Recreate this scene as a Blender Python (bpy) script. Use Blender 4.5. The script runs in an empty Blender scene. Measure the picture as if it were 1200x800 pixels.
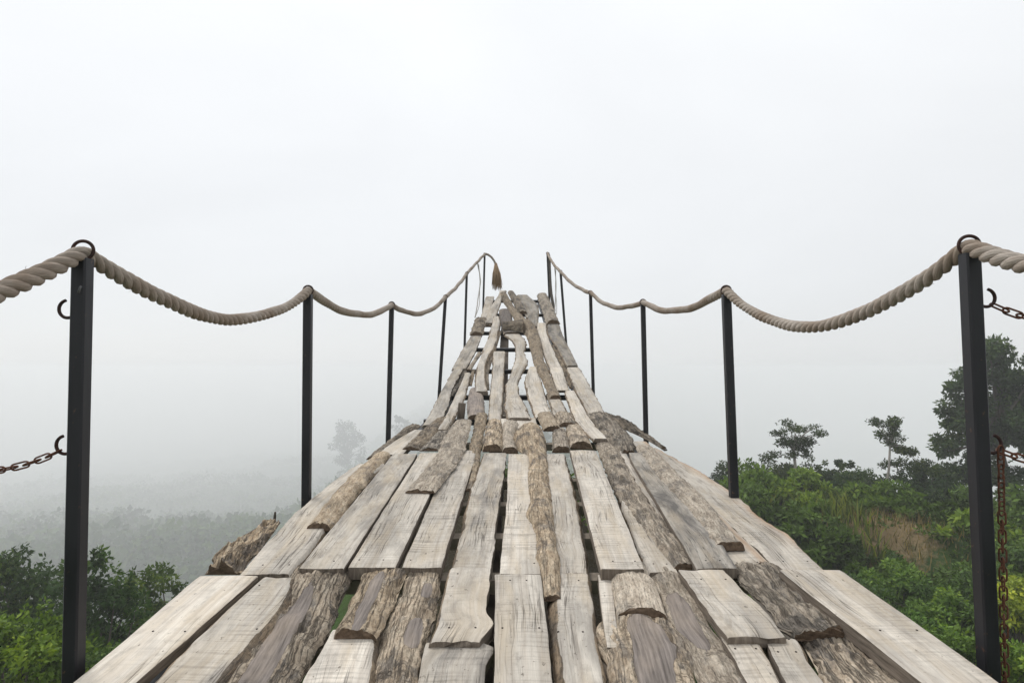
import bpy, math, random
import numpy as np
from mathutils import Vector, Matrix

random.seed(7)
RNG = np.random.default_rng(7)
scene = bpy.context.scene
COL = scene.collection

# ------------------------------------------------------------------ camera model
F = 700.0
PITCH = math.radians(2.6)

def ray(px, py):
    dx = (px - 600.0) / F
    dz = -(py - 400.0) / F
    y = math.cos(PITCH) - math.sin(PITCH) * dz
    z = math.sin(PITCH) + math.cos(PITCH) * dz
    return dx / y, z / y            # per metre of forward distance Y

def at(px, py, Y):
    tx, tz = ray(px, py)
    return Vector((tx * Y, Y, tz * Y))

# deck profile: height of the walkway under the eye against forward distance
_py = [-4, 0.5, 1.54, 3.1, 5.0, 7.0, 9.2, 11.6, 13.5, 16]
_pz = [-1.02, -0.85, -0.79, -0.69, -0.57, -0.26, 0.46, 1.33, 2.03, 2.95]
_gy = np.arange(-4, 16, 0.01)
_gz = np.interp(_gy, _py, _pz)
_k = np.hanning(151); _k /= _k.sum()
_gz = np.convolve(np.pad(_gz, 75, mode='edge'), _k, mode='valid')

def deck_z(y):
    return float(np.interp(y, _gy, _gz))

def on_deck(px, py, lift=0.0):
    tx, tz = ray(px, py)
    lo, hi = 0.7, 15.0
    g = lambda y: deck_z(y) + lift - y * tz
    ys = np.arange(0.7, 15.0, 0.05)
    gv = np.interp(ys, _gy, _gz) + lift - ys * tz
    idx = np.where((gv[:-1] < 0) & (gv[1:] >= 0))[0]
    if len(idx):
        lo, hi = ys[idx[0]], ys[idx[0]] + 0.05
        for _ in range(30):
            m = (lo + hi) / 2
            if g(m) < 0: lo = m
            else: hi = m
    y = (lo + hi) / 2
    return np.array((tx * y, y, tz * y))

# ------------------------------------------------------------------ numpy value noise
def _hash(ix, iy, seed):
    h = (ix.astype(np.int64) * 374761393 + iy.astype(np.int64) * 668265263 + int(seed) * 974634777) & 0xFFFFFFFF
    h = ((h ^ (h >> 13)) * 1274126177) & 0xFFFFFFFF
    h = (h ^ (h >> 16)) & 0xFFFFFF
    return h / float(0xFFFFFF)

def vn(x, y, seed=0):
    x = np.asarray(x, float); y = np.asarray(y, float)
    ix = np.floor(x); iy = np.floor(y)
    fx = x - ix; fy = y - iy
    fx = fx * fx * (3 - 2 * fx); fy = fy * fy * (3 - 2 * fy)
    a = _hash(ix, iy, seed); b = _hash(ix + 1, iy, seed)
    c = _hash(ix, iy + 1, seed); d = _hash(ix + 1, iy + 1, seed)
    return (a + (b - a) * fx) * (1 - fy) + (c + (d - c) * fx) * fy      # 0..1

def fbm(x, y, seed=0, oct=4):
    s = 0; a = 0.5; t = 0
    for i in range(oct):
        s = s + a * vn(x * 2 ** i, y * 2 ** i, seed + 17 * i); t += a; a *= 0.5
    return s / t

def smooth(e0, e1, x):
    t = np.clip((x - e0) / (e1 - e0), 0, 1)
    return t * t * (3 - 2 * t)

# ------------------------------------------------------------------ object helpers
def mesh_obj(name, verts, faces, mats, parent=None, smooth_faces=True, mat_idx=None, uvs=None, attrs=None):
    me = bpy.data.meshes.new(name)
    me.from_pydata([tuple(v) for v in verts], [], faces)
    for m in (mats if isinstance(mats, (list, tuple)) else [mats]):
        me.materials.append(m)
    if mat_idx is not None:
        me.polygons.foreach_set('material_index', np.asarray(mat_idx, np.int32))
    sm = smooth_faces if isinstance(smooth_faces, (list, np.ndarray)) else [smooth_faces] * len(me.polygons)
    me.polygons.foreach_set('use_smooth', np.asarray(sm, bool))
    if uvs is not None:
        uvl = me.uv_layers.new(name='UVMap')
        li = np.empty(len(me.loops), np.int32); me.loops.foreach_get('vertex_index', li)
        uvl.data.foreach_set('uv', np.asarray(uvs, np.float32)[li].ravel())
    if attrs:
        for k, v in attrs.items():
            a = me.attributes.new(k, 'FLOAT', 'POINT')
            a.data.foreach_set('value', np.asarray(v, np.float32))
    me.update()
    o = bpy.data.objects.new(name, me)
    COL.objects.link(o)
    if parent is not None: o.parent = parent
    return o

def empty(name, loc=(0, 0, 0), parent=None):
    o = bpy.data.objects.new(name, None)
    o.empty_display_size = 0.2
    COL.objects.link(o); o.location = loc
    if parent is not None: o.parent = parent
    return o

def tag(o, label=None, cat=None, group=None, kind=None):
    if label: o['label'] = label
    if cat: o['category'] = cat
    if group: o['group'] = group
    if kind: o['kind'] = kind
    return o

class MB:
    """collects shapes for ONE mesh"""
    def __init__(s): s.v = []; s.f = []; s.uv = []
    def add(s, verts, faces, uv=None):
        b = len(s.v)
        s.v += [tuple(v) for v in verts]; s.f += [tuple(b + i for i in f) for f in faces]
        s.uv += [tuple(u) for u in uv] if uv is not None else [(v[0] + v[1], v[2]) for v in verts]
    def tube(s, pts, rad, n=10, closed=False, caps=True):
        pts = [Vector(p) for p in pts]
        if not hasattr(rad, '__len__'): rad = [rad] * len(pts)
        N = len(pts); V = []; U = []
        prev = None; dist = 0
        for i, p in enumerate(pts):
            if closed: t = pts[(i + 1) % N] - pts[i - 1]
            else: t = pts[min(i + 1, N - 1)] - pts[max(i - 1, 0)]
            t.normalize()
            if prev is None:
                a = Vector((0, 0, 1)) if abs(t.z) < 0.9 else Vector((1, 0, 0))
                u = t.cross(a).normalized()
            else:
                u = (prev - t * prev.dot(t)).normalized()
            prev = u; w = t.cross(u)
            if i: dist += (p - pts[i - 1]).length
            for k in range(n):
                an = 2 * math.pi * k / n
                V.append(p + (u * math.cos(an) + w * math.sin(an)) * rad[i]); U.append((k / n, dist))
        Fc = []
        for i in range(N if closed else N - 1):
            j = (i + 1) % N
            for k in range(n):
                k2 = (k + 1) % n
                Fc.append((i * n + k, i * n + k2, j * n + k2, j * n + k))
        if caps and not closed:
            Fc.append(tuple(range(n))[::-1]); Fc.append(tuple((N - 1) * n + k for k in range(n)))
        s.add(V, Fc, U)
    def box(s, c, size, rot=None, bev=0.0):
        hx, hy, hz = [q / 2 for q in size]
        b = min(bev, hx, hy, hz)
        V = []
        if b <= 0:
            for x in (-hx, hx):
                for y in (-hy, hy):
                    for z in (-hz, hz): V.append(Vector((x, y, z)))
            Fc = [(0, 1, 3, 2), (4, 6, 7, 5), (0, 4, 5, 1), (2, 3, 7, 6), (0, 2, 6, 4), (1, 5, 7, 3)]
        else:
            # chamfered cross-section swept along z
            ring = [(-hx + b, -hy), (hx - b, -hy), (hx, -hy + b), (hx, hy - b), (hx - b, hy), (-hx + b, hy), (-hx, hy - b), (-hx, -hy + b)]
            Fc = []
            for z in (-hz, hz):
                for x, y in ring: V.append(Vector((x, y, z)))
            for k in range(8): Fc.append((k, (k + 1) % 8, 8 + (k + 1) % 8, 8 + k))
            Fc.append(tuple(range(8))[::-1]); Fc.append(tuple(range(8, 16)))
        if rot is not None: V = [rot @ v for v in V]
        c = Vector(c)
        s.add([v + c for v in V], Fc)
    def build(s, name, mat, parent=None, smooth_faces=True):
        return mesh_obj(name, s.v, s.f, mat, parent, smooth_faces, uvs=s.uv)

# ------------------------------------------------------------------ materials
def nodes_of(m):
    m.use_nodes = True
    nt = m.node_tree; nt.nodes.clear()
    return nt, nt.nodes, nt.links

class NB:
    """tiny node builder"""
    def __init__(s, m): s.nt, s.n, s.l = nodes_of(m)
    def new(s, typ, **kw):
        nd = s.n.new(typ)
        for k, v in kw.items(): setattr(nd, k, v)
        return nd
    def link(s, a, b): s.l.new(a, b)
    def val(s, sock, v):
        if hasattr(v, 'is_output') or isinstance(v, bpy.types.NodeSocket): s.link(v, sock)
        else: sock.default_value = v
    def math(s, op, a, b=0.0, c=0.0, clamp=False):
        nd = s.new('ShaderNodeMath', operation=op); nd.use_clamp = clamp
        for i, v in enumerate((a, b, c)): s.val(nd.inputs[i], v)
        return nd.outputs[0]
    def mix(s, f, a, b, blend='MIX'):
        nd = s.new('ShaderNodeMix', data_type='RGBA', blend_type=blend)
        s.val(nd.inputs[0], f)
        for i, v in ((6, a), (7, b)):
            if isinstance(v, tuple) and len(v) == 3: v = (*v, 1)
            s.val(nd.inputs[i], v)
        return nd.outputs[2]
    def noise(s, vec, scale=1.0, detail=4, rough=0.55, dist=0.0, out=0):
        nd = s.new('ShaderNodeTexNoise')
        s.val(nd.inputs['Vector'], vec); s.val(nd.inputs['Scale'], scale)
        nd.inputs['Detail'].default_value = detail; nd.inputs['Roughness'].default_value = rough
        nd.inputs['Distortion'].default_value = dist
        return nd.outputs[out]
    def vor(s, vec, scale=1.0, feature='F1', rnd=1.0, out='Distance'):
        nd = s.new('ShaderNodeTexVoronoi', feature=feature)
        s.val(nd.inputs['Vector'], vec); s.val(nd.inputs['Scale'], scale)
        nd.inputs['Randomness'].default_value = rnd
        return nd.outputs[out]
    def ramp(s, f, stops):
        nd = s.new('ShaderNodeValToRGB')
        el = nd.color_ramp.elements
        while len(el) < len(stops): el.new(0.5)
        for e, (p, c) in zip(el, stops):
            e.position = p
            e.color = (c, c, c, 1) if not isinstance(c, tuple) else (*c, 1)
        s.val(nd.inputs[0], f)
        return nd.outputs[0]
    def vmul(s, v, k):
        nd = s.new('ShaderNodeVectorMath', operation='MULTIPLY')
        s.val(nd.inputs[0], v); nd.inputs[1].default_value = k
        return nd.outputs[0]
    def vadd(s, a, b):
        nd = s.new('ShaderNodeVectorMath', operation='ADD')
        s.val(nd.inputs[0], a); s.val(nd.inputs[1], b)
        return nd.outputs[0]
    def comb(s, x, y, z):
        nd = s.new('ShaderNodeCombineXYZ')
        for i, v in enumerate((x, y, z)): s.val(nd.inputs[i], v)
        return nd.outputs[0]
    def bump(s, h, strength=0.5, dist=0.01, normal=None):
        nd = s.new('ShaderNodeBump')
        nd.inputs['Strength'].default_value = strength; nd.inputs['Distance'].default_value = dist
        s.link(h, nd.inputs['Height'])
        if normal is not None: s.link(normal, nd.inputs['Normal'])
        return nd.outputs[0]
    def principled(s, color, rough=0.8, normal=None, metal=0.0, spec=0.3):
        b = s.new('ShaderNodeBsdfPrincipled')
        if isinstance(color, tuple): color = (*color, 1)
        s.val(b.inputs['Base Color'], color); s.val(b.inputs['Roughness'], rough)
        b.inputs['Metallic'].default_value = metal
        b.inputs['Specular IOR Level'].default_value = spec
        if normal is not None: s.link(normal, b.inputs['Normal'])
        return b
    def out(s, shader):
        o = s.new('ShaderNodeOutputMaterial'); s.link(shader, o.inputs['Surface'])

def uvcoord(b):
    """board coordinates in metres (across, along), shifted per object"""
    tc = b.new('ShaderNodeTexCoord'); oi = b.new('ShaderNodeObjectInfo')
    off = b.comb(b.math('MULTIPLY', oi.outputs['Random'], 37.0), b.math('MULTIPLY', oi.outputs['Random'], 91.0), b.math('MULTIPLY', oi.outputs['Random'], 53.0))
    v = b.vadd(tc.outputs['UV'], off)
    sep = b.new('ShaderNodeSeparateColor'); b.link(oi.outputs['Color'], sep.inputs[0])
    return v, sep.outputs, oi.outputs['Random']

def bark_color(b, v, typ=0.5):
    fib = b.noise(b.vmul(v, (120, 13, 1)), 1.0, 5, 0.65, 0.3)
    mot = b.noise(b.vmul(v, (42, 13, 1)), 1.0, 8, 0.78, 0.1)
    pat = b.noise(b.vmul(v, (9, 4.5, 1)), 1.0, 5, 0.65, 0.4)
    n3 = b.noise(b.vmul(v, (170, 62, 1)), 1.0, 4, 0.75)
    c = b.ramp(mot, [(0.30, (0.21, 0.150, 0.098)), (0.44, (0.40, 0.310, 0.215)), (0.56, (0.52, 0.425, 0.31)), (0.70, (0.61, 0.525, 0.41))])
    c = b.mix(1.0, c, b.ramp(fib, [(0.28, 0.62), (0.48, 1.0), (0.72, 1.14)]), 'MULTIPLY')
    dk = b.ramp(mot, [(0.32, (0.060, 0.050, 0.043)), (0.5, (0.150, 0.128, 0.110)), (0.68, (0.27, 0.24, 0.21))])
    pm = b.ramp(b.math('ADD', pat, b.math('MULTIPLY', b.math('SUBTRACT', mot, 0.5), 0.55)), [(0.52, 0.0), (0.60, 1.0)])
    c = b.mix(b.math('MULTIPLY', pm, b.math('ADD', 0.55, b.math('MULTIPLY', typ, 0.4))), c, dk)
    # splits along the grain and breaks across it
    wob = b.vmul(b.noise(b.vmul(v, (30, 22, 1)), 1.0, 3, 0.6, out=1), (1.3, 1.3, 0))
    lc = b.noise(b.vmul(v, (52, 3.2, 1)), 1.0, 4, 0.6, 0.15)
    lk = b.math('SUBTRACT', 1.0, b.math('MULTIPLY', b.math('ABSOLUTE', b.math('SUBTRACT', lc, 0.5)), 22.0), clamp=True)
    xc = b.noise(b.vmul(v, (7, 40, 1)), 1.0, 3, 0.6, 0.2)
    xk = b.math('SUBTRACT', 1.0, b.math('MULTIPLY', b.math('ABSOLUTE', b.math('SUBTRACT', xc, 0.5)), 34.0), clamp=True)
    xm = b.ramp(b.noise(b.vmul(v, (9, 9, 1)), 1.3, 3), [(0.52, 0.0), (0.62, 1.0)])
    crk = b.math('MAXIMUM', b.math('MULTIPLY', lk, b.math('ADD', 0.15, b.math('MULTIPLY', typ, 0.8))), b.math('MULTIPLY', xk, b.math('MULTIPLY', xm, b.math('ADD', 0.45, b.math('MULTIPLY', typ, 0.4)))))
    # loose chips
    vk = b.new('ShaderNodeTexVoronoi', feature='F1')
    b.link(b.vadd(b.vmul(v, (50, 13, 1)), wob), vk.inputs['Vector']); vk.inputs['Scale'].default_value = 1.0
    sp = b.new('ShaderNodeSeparateColor'); b.link(vk.outputs['Color'], sp.inputs[0])
    flake = b.math('SUBTRACT', 1.08, b.math('MULTIPLY', b.math('MULTIPLY', sp.outputs[0], typ), 0.55))
    c = b.mix(1.0, c, b.comb(flake, flake, flake), 'MULTIPLY')
    c = b.mix(1.0, c, b.ramp(n3, [(0.32, 0.42), (0.47, 1.0), (0.68, 1.22)]), 'MULTIPLY')
    c = b.mix(b.math('MULTIPLY', crk, 0.85), c, (0.030, 0.023, 0.018))
    h = b.math('ADD', b.math('MULTIPLY', mot, 0.9), b.math('ADD', b.math('MULTIPLY', fib, 0.35), b.math('ADD', b.math('MULTIPLY', n3, 0.35), b.math('MULTIPLY', flake, 0.5))))
    h = b.math('SUBTRACT', h, b.math('MULTIPLY', crk, 0.7))
    return c, h, crk

def mat_wood():
    m = bpy.data.materials.new('weathered_wood'); b = NB(m)
    v, oc, rnd = uvcoord(b)
    warp = b.noise(b.vmul(v, (5, 1.6, 1)), 1.0, 3, 0.5, 0.0)
    # knots
    kv = b.vmul(v, (5.0, 1.7, 1))
    vk = b.new('ShaderNodeTexVoronoi', feature='F1'); b.link(kv, vk.inputs['Vector']); vk.inputs['Scale'].default_value = 1.0
    sepk = b.new('ShaderNodeSeparateColor'); b.link(vk.outputs['Color'], sepk.inputs[0])
    has = b.math('GREATER_THAN', sepk.outputs[0], 0.66)
    kd = vk.outputs['Distance']
    knot = b.math('MULTIPLY', b.ramp(kd, [(0.02, 1.0), (0.10, 0.0)]), has)
    halo = b.math('MULTIPLY', b.ramp(kd, [(0.04, 1.0), (0.38, 0.0)]), has)
    gx = b.new('ShaderNodeSeparateXYZ'); b.link(v, gx.inputs[0])
    across = b.math('ADD', b.math('MULTIPLY', gx.outputs[0], 62.0), b.math('ADD', b.math('MULTIPLY', warp, 4.0), b.math('MULTIPLY', halo, 1.8)))
    along = b.math('MULTIPLY', gx.outputs[1], 0.9)
    gv = b.comb(across, along, 3.0)
    g1 = b.noise(gv, 1.0, 3, 0.6)
    g2 = b.noise(b.comb(b.math('MULTIPLY', across, 5.0), b.math('MULTIPLY', along, 7.0), 1.0), 1.0, 4, 0.7)
    base = b.ramp(g1, [(0.28, (0.37, 0.335, 0.295)), (0.45, (0.455, 0.42, 0.38)), (0.62, (0.51, 0.48, 0.44)), (0.8, (0.41, 0.375, 0.33))])
    base = b.mix(1.0, base, b.ramp(g2, [(0.25, 0.70), (0.45, 0.98), (0.75, 1.10)]), 'MULTIPLY')
    # weathering: grey elongated stains, warm patches
    st = b.noise(b.vmul(v, (9, 2.4, 1)), 1.0, 6, 0.68, 0.5)
    stm = b.ramp(st, [(0.44, 0.0), (0.60, 1.0)])
    stm = b.math('MULTIPLY', stm, b.math('ADD', 0.12, oc[1]), clamp=True)
    base = b.mix(stm, base, (0.165, 0.155, 0.148))
    wr = b.noise(b.vmul(v, (6, 1.2, 1)), 2.0, 4, 0.6, 0.3)
    base = b.mix(b.math('MULTIPLY', b.ramp(wr, [(0.46, 0.0), (0.66, 1.0)]), 0.55), base, (0.41, 0.345, 0.26))
    # mottled grey blotches at small scale
    bl = b.noise(b.vmul(v, (30, 14, 1)), 1.0, 5, 0.7, 0.2)
    base = b.mix(b.ramp(bl, [(0.53, 0.0), (0.70, 0.55)]), base, (0.24, 0.222, 0.20))
    # saw marks across the grain
    sw = b.noise(b.comb(b.math('MULTIPLY', gx.outputs[0], 3.0), b.math('ADD', b.math('MULTIPLY', gx.outputs[1], 95.0), b.math('MULTIPLY', warp, 3.0)), 2.0), 1.0, 2, 0.5)
    swm = b.math('MULTIPLY', b.ramp(b.noise(b.vmul(v, (8, 3, 1)), 1.0, 3), [(0.40, 0.0), (0.58, 1.0)]), oc[2])
    base = b.mix(swm, base, b.mix(1.0, base, b.ramp(sw, [(0.36, 0.66), (0.50, 1.0), (0.62, 1.10)]), 'MULTIPLY'))
    # drying cracks along the grain
    cr = b.noise(b.comb(b.math('MULTIPLY', across, 0.85), b.math('MULTIPLY', gx.outputs[1], 0.9), 8.0), 1.0, 3, 0.5)
    crk = b.math('SUBTRACT', 1.0, b.math('MULTIPLY', b.math('ABSOLUTE', b.math('SUBTRACT', cr, 0.5)), 70.0, clamp=True), clamp=True)
    crm = b.math('MULTIPLY', crk, b.ramp(b.noise(b.vmul(v, (4, 1.6, 1)), 1.3, 2), [(0.45, 0.0), (0.55, 1.0)]))
    base = b.mix(b.math('MULTIPLY', crm, 0.8), base, (0.06, 0.05, 0.042))
    base = b.mix(b.math('MULTIPLY', knot, 0.75), base, (0.12, 0.085, 0.06))
    ring = b.math('SINE', b.math('MULTIPLY', kd, 95.0))
    base = b.mix(b.math('MULTIPLY', b.math('MULTIPLY', halo, 0.45), b.math('GREATER_THAN', ring, 0.35)), base, (0.25, 0.21, 0.17))
    lg = b.noise(b.vmul(v, (3.2, 1.1, 1)), 1.0, 3, 0.6)
    base = b.mix(1.0, base, b.ramp(lg, [(0.3, 0.80), (0.5, 1.0), (0.7, 1.10)]), 'MULTIPLY')
    spk = b.noise(b.vmul(v, (75, 40, 1)), 1.0, 3, 0.6)
    base = b.mix(b.ramp(spk, [(0.66, 0.0), (0.72, 0.75)]), base, (0.10, 0.085, 0.07))
    # per-board tone: oc[0] value
    tone = b.math('MULTIPLY', oc[0], b.math('ADD', 1.0, b.math('MULTIPLY', rnd, 0.12)))
    base = b.mix(1.0, base, b.comb(b.math('MULTIPLY', tone, 1.02), tone, b.math('MULTIPLY', tone, 0.955)), 'MULTIPLY')
    # bark left along waney edges
    at_ = b.new('ShaderNodeAttribute', attribute_name='wane')
    bc, bh, ck = bark_color(b, v)
    bc = b.mix(0.75, bc, b.mix(1.0, bc, (0.34, 0.31, 0.28), 'MULTIPLY'))
    wm = b.ramp(b.math('ADD', at_.outputs['Fac'], b.math('MULTIPLY', b.math('SUBTRACT', bl, 0.5), 0.8)), [(0.42, 0.0), (0.52, 1.0)])
    col = b.mix(wm, base, bc)
    # orange iron stain along edges
    rs = b.new('ShaderNodeAttribute', attribute_name='rust')
    rm = b.math('MULTIPLY', rs.outputs['Fac'], b.ramp(b.noise(b.vmul(v, (16, 2.5, 1)), 1.0, 4), [(0.38, 0.0), (0.6, 1.0)]))
    col = b.mix(b.math('MULTIPLY', rm, 0.7), col, (0.34, 0.20, 0.10))
    h = b.math('ADD', b.math('MULTIPLY', g1, 0.5), b.math('ADD', b.math('MULTIPLY', g2, 0.3), b.math('MULTIPLY', b.math('MULTIPLY', sw, swm), 0.35)))
    h = b.math('SUBTRACT', h, b.math('MULTIPLY', crm, 1.6))
    h = b.math('ADD', h, b.math('MULTIPLY', b.math('MULTIPLY', bh, wm), 2.0))
    n = b.bump(h, 0.55, 0.004)
    b.out(b.principled(col, 0.82, n, spec=0.25).outputs[0])
    return m

def mat_bark():
    m = bpy.data.materials.new('bark'); b = NB(m)
    v, oc, rnd = uvcoord(b)
    bc, bh, ck = bark_color(b, v, oc[1])
    tone = b.math('MULTIPLY', oc[0], b.math('ADD', 0.9, b.math('MULTIPLY', rnd, 0.2)))
    bc = b.mix(1.0, bc, b.comb(tone, b.math('MULTIPLY', tone, 0.985), b.math('MULTIPLY', tone, 0.96)), 'MULTIPLY')
    bw = b.new('ShaderNodeRGBToBW'); b.link(bc, bw.inputs[0]); g_ = b.math('MULTIPLY', bw.outputs[0], 0.86)
    bc = b.mix(b.math('MULTIPLY', b.math('FRACT', b.math('MULTIPLY', rnd, 7.3)), 0.65), bc, b.comb(b.math('MULTIPLY', g_, 1.05), g_, b.math('MULTIPLY', g_, 0.92)))
    # places where the bark has come off: smooth grey wood
    bare = b.new('ShaderNodeAttribute', attribute_name='bare')
    nb_ = b.noise(b.vmul(v, (11, 5, 1)), 1.0, 5, 0.68, 0.8)
    bm = b.ramp(b.math('ADD', bare.outputs['Fac'], b.math('MULTIPLY', b.math('SUBTRACT', nb_, 0.5), 1.7)), [(0.48, 0.0), (0.53, 1.0)])
    fg = b.noise(b.vmul(v, (120, 6, 1)), 1.0, 4, 0.65, 0.2)
    fp = b.noise(b.vmul(v, (8, 3, 1)), 1.0, 4, 0.6)
    gw = b.mix(b.ramp(fg, [(0.3, 0.0), (0.7, 1.0)]), (0.062, 0.054, 0.049), (0.175, 0.155, 0.142))
    gw = b.mix(b.math('MULTIPLY', b.ramp(fp, [(0.45, 0.0), (0.7, 1.0)]), 0.4), gw, (0.30, 0.25, 0.20))
    gw = b.mix(oc[2], gw, b.mix(1.0, gw, (1.9, 1.85, 1.8), 'MULTIPLY'))
    col = b.mix(bm, bc, gw)
    h = b.math('MULTIPLY', bh, b.math('SUBTRACT', 1.0, b.math('MULTIPLY', bm, 0.85)))
    h = b.math('ADD', h, b.math('MULTIPLY', b.math('MULTIPLY', fg, bm), 0.18))
    n = b.bump(h, 0.9, 0.012)
    b.out(b.principled(col, 0.9, n, spec=0.2).outputs[0])
    return m

def mat_endgrain():
    m = bpy.data.materials.new('cut_end_wood'); b = NB(m)
    v, oc, rnd = uvcoord(b)
    r = b.noise(b.vmul(v, (60, 60, 1)), 1.0, 4, 0.6)
    r2 = b.noise(b.vmul(v, (200, 40, 1)), 1.0, 3, 0.6)
    c = b.mix(b.ramp(r, [(0.3, 0.0), (0.7, 1.0)]), (0.060, 0.040, 0.026), (0.17, 0.12, 0.082))
    b.out(b.principled(c, 0.9, b.bump(r2, 0.6, 0.004)).outputs[0])
    return m

def mat_boardside():
    m = bpy.data.materials.new('sawn_edge_wood'); b = NB(m)
    v, oc, rnd = uvcoord(b)
    r = b.noise(b.vmul(v, (90, 8, 1)), 1.0, 5, 0.65, 0.3)
    c = b.mix(b.ramp(r, [(0.3, 0.0), (0.7, 1.0)]), (0.07, 0.055, 0.043), (0.24, 0.20, 0.16))
    b.out(b.principled(c, 0.9, b.bump(r, 0.6, 0.004)).outputs[0])
    return m

def mat_steel():
    m = bpy.data.materials.new('black_painted_steel'); b = NB(m)
    tc = b.new('ShaderNodeTexCoord')
    n1 = b.noise(b.vmul(tc.outputs['Object'], (14, 14, 3)), 1.0, 5, 0.65)
    n2 = b.noise(b.vmul(tc.outputs['Object'], (60, 60, 40)), 1.0, 4, 0.65)
    c = b.mix(b.ramp(n1, [(0.35, 0.0), (0.7, 1.0)]), (0.0075, 0.0078, 0.0105), (0.019, 0.019, 0.023))
    c = b.mix(b.ramp(n2, [(0.655, 0.0), (0.70, 0.8)]), c, (0.09, 0.05, 0.032))
    r = b.ramp(n1, [(0.3, 0.38), (0.7, 0.62)])
    b.out(b.principled(c, r, b.bump(n2, 0.12, 0.003), spec=0.4).outputs[0])
    return m

def mat_rust(name, c1, c2):
    m = bpy.data.materials.new(name); b = NB(m)
    tc = b.new('ShaderNodeTexCoord')
    n1 = b.noise(tc.outputs['Object'], 90.0, 5, 0.65)
    c = b.mix(b.ramp(n1, [(0.35, 0.0), (0.65, 1.0)]), c1, c2)
    b.out(b.principled(c, 0.75, b.bump(n1, 0.5, 0.002), spec=0.3).outputs[0])
    return m

def mat_rope():
    m = bpy.data.materials.new('rope_fibre'); b = NB(m)
    tc = b.new('ShaderNodeTexCoord')
    f = b.noise(b.vmul(tc.outputs['UV'], (22, 40, 1)), 1.0, 4, 0.65, 0.3)
    d = b.noise(b.vmul(tc.outputs['Object'], (5, 5, 5)), 1.0, 4, 0.6)
    c = b.mix(b.ramp(f, [(0.3, 0.0), (0.7, 1.0)]), (0.225, 0.19, 0.16), (0.50, 0.445, 0.39))
    c = b.mix(b.ramp(d, [(0.42, 0.0), (0.65, 0.75)]), c, (0.22, 0.165, 0.12))
    b.out(b.principled(c, 0.95, b.bump(f, 0.8, 0.003), spec=0.1).outputs[0])
    return m

def mat_plain(name, c, rough=0.9):
    m = bpy.data.materials.new(name); b = NB(m)
    tc = b.new('ShaderNodeTexCoord')
    n = b.noise(tc.outputs['Object'], 40.0, 4, 0.6)
    col = b.mix(n, tuple(q * 0.6 for q in c), tuple(q * 1.3 for q in c))
    b.out(b.principled(col, rough, b.bump(n, 0.3, 0.003), spec=0.15).outputs[0])
    return m

def mat_leaf():
    """foliage: colour from the object's colour, varied leaf by leaf"""
    m = bpy.data.materials.new('foliage'); b = NB(m)
    oi = b.new('ShaderNodeObjectInfo')
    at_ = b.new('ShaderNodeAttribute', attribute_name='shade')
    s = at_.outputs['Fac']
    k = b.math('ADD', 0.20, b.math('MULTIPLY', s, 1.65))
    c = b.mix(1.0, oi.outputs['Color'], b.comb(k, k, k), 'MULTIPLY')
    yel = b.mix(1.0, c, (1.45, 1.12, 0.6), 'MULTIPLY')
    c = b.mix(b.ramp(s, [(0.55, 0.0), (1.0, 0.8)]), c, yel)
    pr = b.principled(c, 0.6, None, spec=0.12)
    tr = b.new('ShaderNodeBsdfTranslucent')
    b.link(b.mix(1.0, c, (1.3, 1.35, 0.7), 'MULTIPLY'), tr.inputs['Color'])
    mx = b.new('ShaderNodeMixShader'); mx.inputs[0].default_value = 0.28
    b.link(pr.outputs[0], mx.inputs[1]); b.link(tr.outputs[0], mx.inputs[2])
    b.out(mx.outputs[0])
    return m

def mat_terrain():
    m = bpy.data.materials.new('green_hillside'); b = NB(m)
    tc = b.new('ShaderNodeTexCoord'); P = tc.outputs['Object']
    n1 = b.noise(P, 0.35, 6, 0.65); n2 = b.noise(P, 2.5, 5, 0.7); n3 = b.noise(P, 0.02, 4, 0.6)
    c = b.mix(b.ramp(n1, [(0.35, 0.0), (0.65, 1.0)]), (0.018, 0.036, 0.012), (0.048, 0.082, 0.022))
    c = b.mix(b.ramp(n2, [(0.55, 0.0), (0.75, 0.7)]), c, (0.075, 0.085, 0.03))
    c = b.mix(b.ramp(n3, [(0.5, 0.0), (0.7, 0.5)]), c, (0.04, 0.06, 0.02))
    ea = b.new('ShaderNodeAttribute', attribute_name='earth')
    em = b.ramp(b.math('ADD', ea.outputs['Fac'], b.math('MULTIPLY', b.math('SUBTRACT', n2, 0.5), 0.9)), [(0.42, 0.0), (0.6, 1.0)])
    c = b.mix(em, c, b.mix(n2, (0.12, 0.085, 0.045), (0.24, 0.18, 0.10)))
    so_ = b.new('ShaderNodeAttribute', attribute_name='soil_shade')  # dark leaf litter, with the shade under the deck painted into its colour
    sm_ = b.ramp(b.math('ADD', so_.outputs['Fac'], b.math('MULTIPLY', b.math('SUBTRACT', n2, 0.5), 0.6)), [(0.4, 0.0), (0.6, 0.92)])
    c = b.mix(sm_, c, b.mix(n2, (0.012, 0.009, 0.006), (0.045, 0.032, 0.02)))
    b.out(b.principled(c, 0.95, b.bump(n2, 0.8, 0.15), spec=0.1).outputs[0])
    return m

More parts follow.
